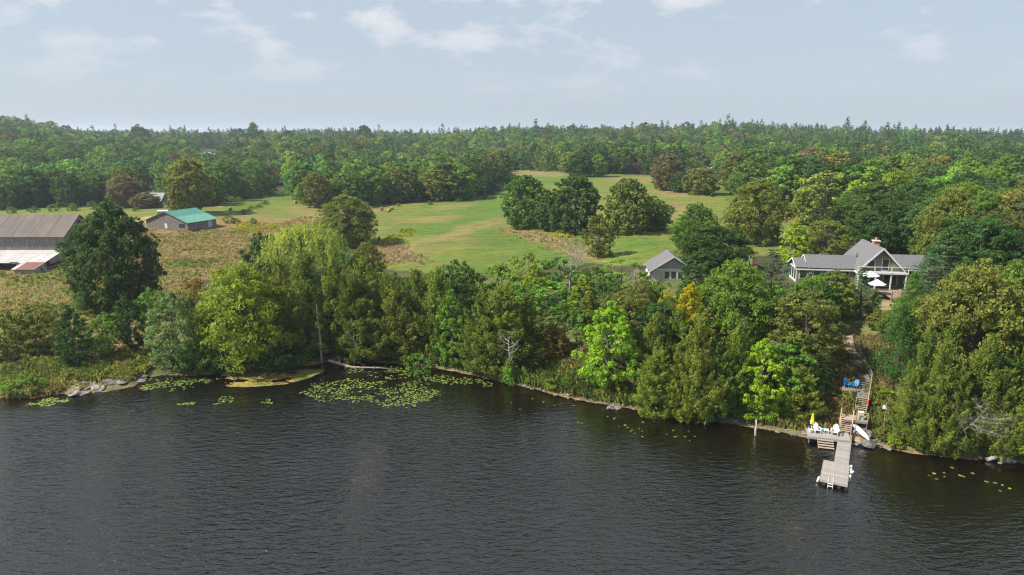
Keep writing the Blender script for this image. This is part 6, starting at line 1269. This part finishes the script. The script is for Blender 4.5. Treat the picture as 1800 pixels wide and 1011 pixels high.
# ------------------------------------------------------------------ weeds and grasses
r_ = np.random.default_rng(3)
def tuft(name, n_, h, w, seed, flower=False):
    q = np.random.default_rng(seed); P = q.normal(0, w, (n_, 3)); P[:, 2] = np.abs(q.normal(0.4, 0.22, n_)) * h
    T = np.stack([q.normal(0, 0.35, n_), q.normal(0, 0.35, n_), np.ones(n_)], -1); co, ti = cards(P, q.normal(0, 1, (n_, 3)) * np.array([1, 1, 0.3]), h * 0.75, 0.35, q, q.uniform(0.1, 0.9, n_), T, 0.3)
    me = npmesh(name, co, np.arange(len(co)).reshape(-1, 4), ti); me.materials.append(M['leaf_inst']); return bpy.data.objects.new(name, me)
TU = [tuft('weed0', 26, 0.8, 0.34, 1), tuft('weed1', 22, 0.6, 0.45, 2), tuft('weed2', 30, 1.0, 0.28, 4)]
def weeds(poly, n_, pal, name, label, cat, sc=(0.6, 1.3), nscale=9.0, dmin=0.6):
    x0, x1 = min(p[0] for p in poly), max(p[0] for p in poly); y0, y1 = min(p[1] for p in poly), max(p[1] for p in poly)
    xw = np.array([ground(x, y)[:2] for x in np.linspace(x0, x1, 5) for y in np.linspace(max(y0, 330), y1, 6)]); N_ = n_ * 6
    X_ = r_.uniform(xw[:, 0].min(), xw[:, 0].max(), N_); Y_ = r_.uniform(xw[:, 1].min(), xw[:, 1].max(), N_); Z_ = terrain(X_, Y_); a, b, c = project(X_, Y_, Z_)
    a = a + (fbm(X_ / 4, Y_ / 6, 66, 3) - 0.5) * 44; b = b + (fbm(X_ / 5, Y_ / 7, 68, 3) - 0.5) * 26; k_ = np.where(in_poly(a, b, poly) & (shore_dist(X_, Y_) > dmin) & (Z_ > 0.05))[0][:n_]; X_, Y_, Z_ = X_[k_], Y_[k_], Z_[k_]
    t = np.clip((fbm(X_ / nscale, Y_ / (nscale * 1.6), 61, 4) - 0.3) / 0.4, 0, 0.999); t = np.clip(t + r_.normal(0, 0.12, len(t)), 0, 0.999); pal = np.array(pal); cl = pal[(t * len(pal)).astype(int)] * r_.uniform(0.75, 1.3, (len(t), 1))
    s_ = r_.uniform(*sc, len(t)); stuff(name, np.stack([X_, Y_, Z_], -1), np.stack([s_, s_, s_ * r_.uniform(0.7, 1.2, len(t))], -1), r_.uniform(0, 6.28, len(t)), cl, r_.integers(0, 3, len(t)), TU, label, cat)
weeds([(0, 700), (0, 478), (110, 480), (260, 412), (380, 400), (640, 380), (640, 430), (560, 440), (440, 470), (330, 500), (290, 545), (262, 640), (180, 690)], 11000,
      [(0.16, 0.19, 0.045), (0.24, 0.25, 0.06), (0.31, 0.28, 0.09), (0.37, 0.29, 0.125), (0.36, 0.27, 0.12), (0.37, 0.32, 0.135), (0.26, 0.265, 0.07)], 'meadow_weeds', 'tall dry orange and green weeds of the rough meadow around the barns', 'weeds', (0.25, 0.8), 12.0)
weeds([(640, 470), (640, 425), (700, 430), (760, 455), (740, 470)], 450, [(0.31, 0.24, 0.13), (0.35, 0.27, 0.13), (0.36, 0.30, 0.13)], 'brown_weeds', 'brown dead weeds round the stones near the nest box', 'weeds', (0.25, 0.75))
weeds([(860, 398), (930, 400), (1060, 425), (1090, 455), (1000, 452), (880, 412)], 500, [(0.24, 0.25, 0.06), (0.34, 0.28, 0.12), (0.36, 0.29, 0.13), (0.28, 0.28, 0.07)], 'rubble_weeds', 'dry weeds round the rubble heap in the hay field', 'weeds', (0.2, 0.7))
GP = [(0.40, 0.40, 0.02), (0.30, 0.33, 0.03), (0.20, 0.25, 0.03)]
weeds([(392, 410), (400, 400), (440, 396), (495, 396), (498, 402), (440, 409)], 700, GP, 'goldenrod_bed', 'yellow goldenrod in flower right of the teal-roofed barn', 'goldenrod', (0.4, 0.9))
weeds([(672, 425), (690, 415), (720, 404), (722, 410), (700, 424), (676, 432)], 420, GP, 'goldenrod_strip', 'yellow goldenrod strip on the field corner beside the nest box', 'goldenrod', (0.4, 0.8)); weeds([(975, 410), (1000, 408), (1003, 416), (978, 418)], 160, GP, 'goldenrod_clump', 'yellow goldenrod behind the rubble heap', 'goldenrod', (0.8, 1.2))
BP = [(0.07, 0.10, 0.025), (0.10, 0.15, 0.03), (0.15, 0.18, 0.035), (0.17, 0.14, 0.05)]
weeds([(760, 660), (780, 620), (900, 600), (1130, 620), (1140, 720), (1060, 712), (960, 692), (860, 666)], 5200, BP, 'bank_weeds', 'leafy ground cover on the open bank below the sumacs', 'ground cover', (0.6, 1.2), 4.0, 0.9)
weeds([(1255, 745), (1270, 700), (1420, 690), (1470, 600), (1570, 590), (1580, 790), (1500, 768), (1430, 766), (1330, 752)], 4600, [(0.09, 0.12, 0.03), (0.14, 0.17, 0.035), (0.19, 0.18, 0.05), (0.22, 0.18, 0.07)], 'slope_weeds', 'green and brown ground cover on the slope around the stairs', 'ground cover', (0.4, 0.85), 3.0, 1.1)
weeds([(0, 702), (0, 630), (270, 625), (255, 655), (225, 664), (120, 668), (105, 690), (60, 698)], 3200, [(0.12, 0.16, 0.03), (0.18, 0.21, 0.04), (0.22, 0.2, 0.06)], 'shore_reeds', 'green and tan reeds and grass on the low shore around the rock ledge', 'reeds', (0.5, 1.1), 4, 0.1)


# ------------------------------------------------------------------ haze
hz = MB().box(-6600, 6600, -6600, 6600, -6.5, 75).build('haze', 'white')
m, n, l = newmat('haze_air'); o_ = n.new('ShaderNodeOutputMaterial'); v_ = n.new('ShaderNodeVolumePrincipled')
v_.inputs['Color'].default_value = (0.72, 0.85, 1.0, 1); v_.inputs['Density'].default_value = 0.00014; v_.inputs['Anisotropy'].default_value = 0.2
l.new(v_.outputs[0], o_.inputs['Volume']); hz.data.materials.clear(); hz.data.materials.append(m)
tag(hz, 'thin pale summer haze over the lake and woods', 'haze', kind='stuff')
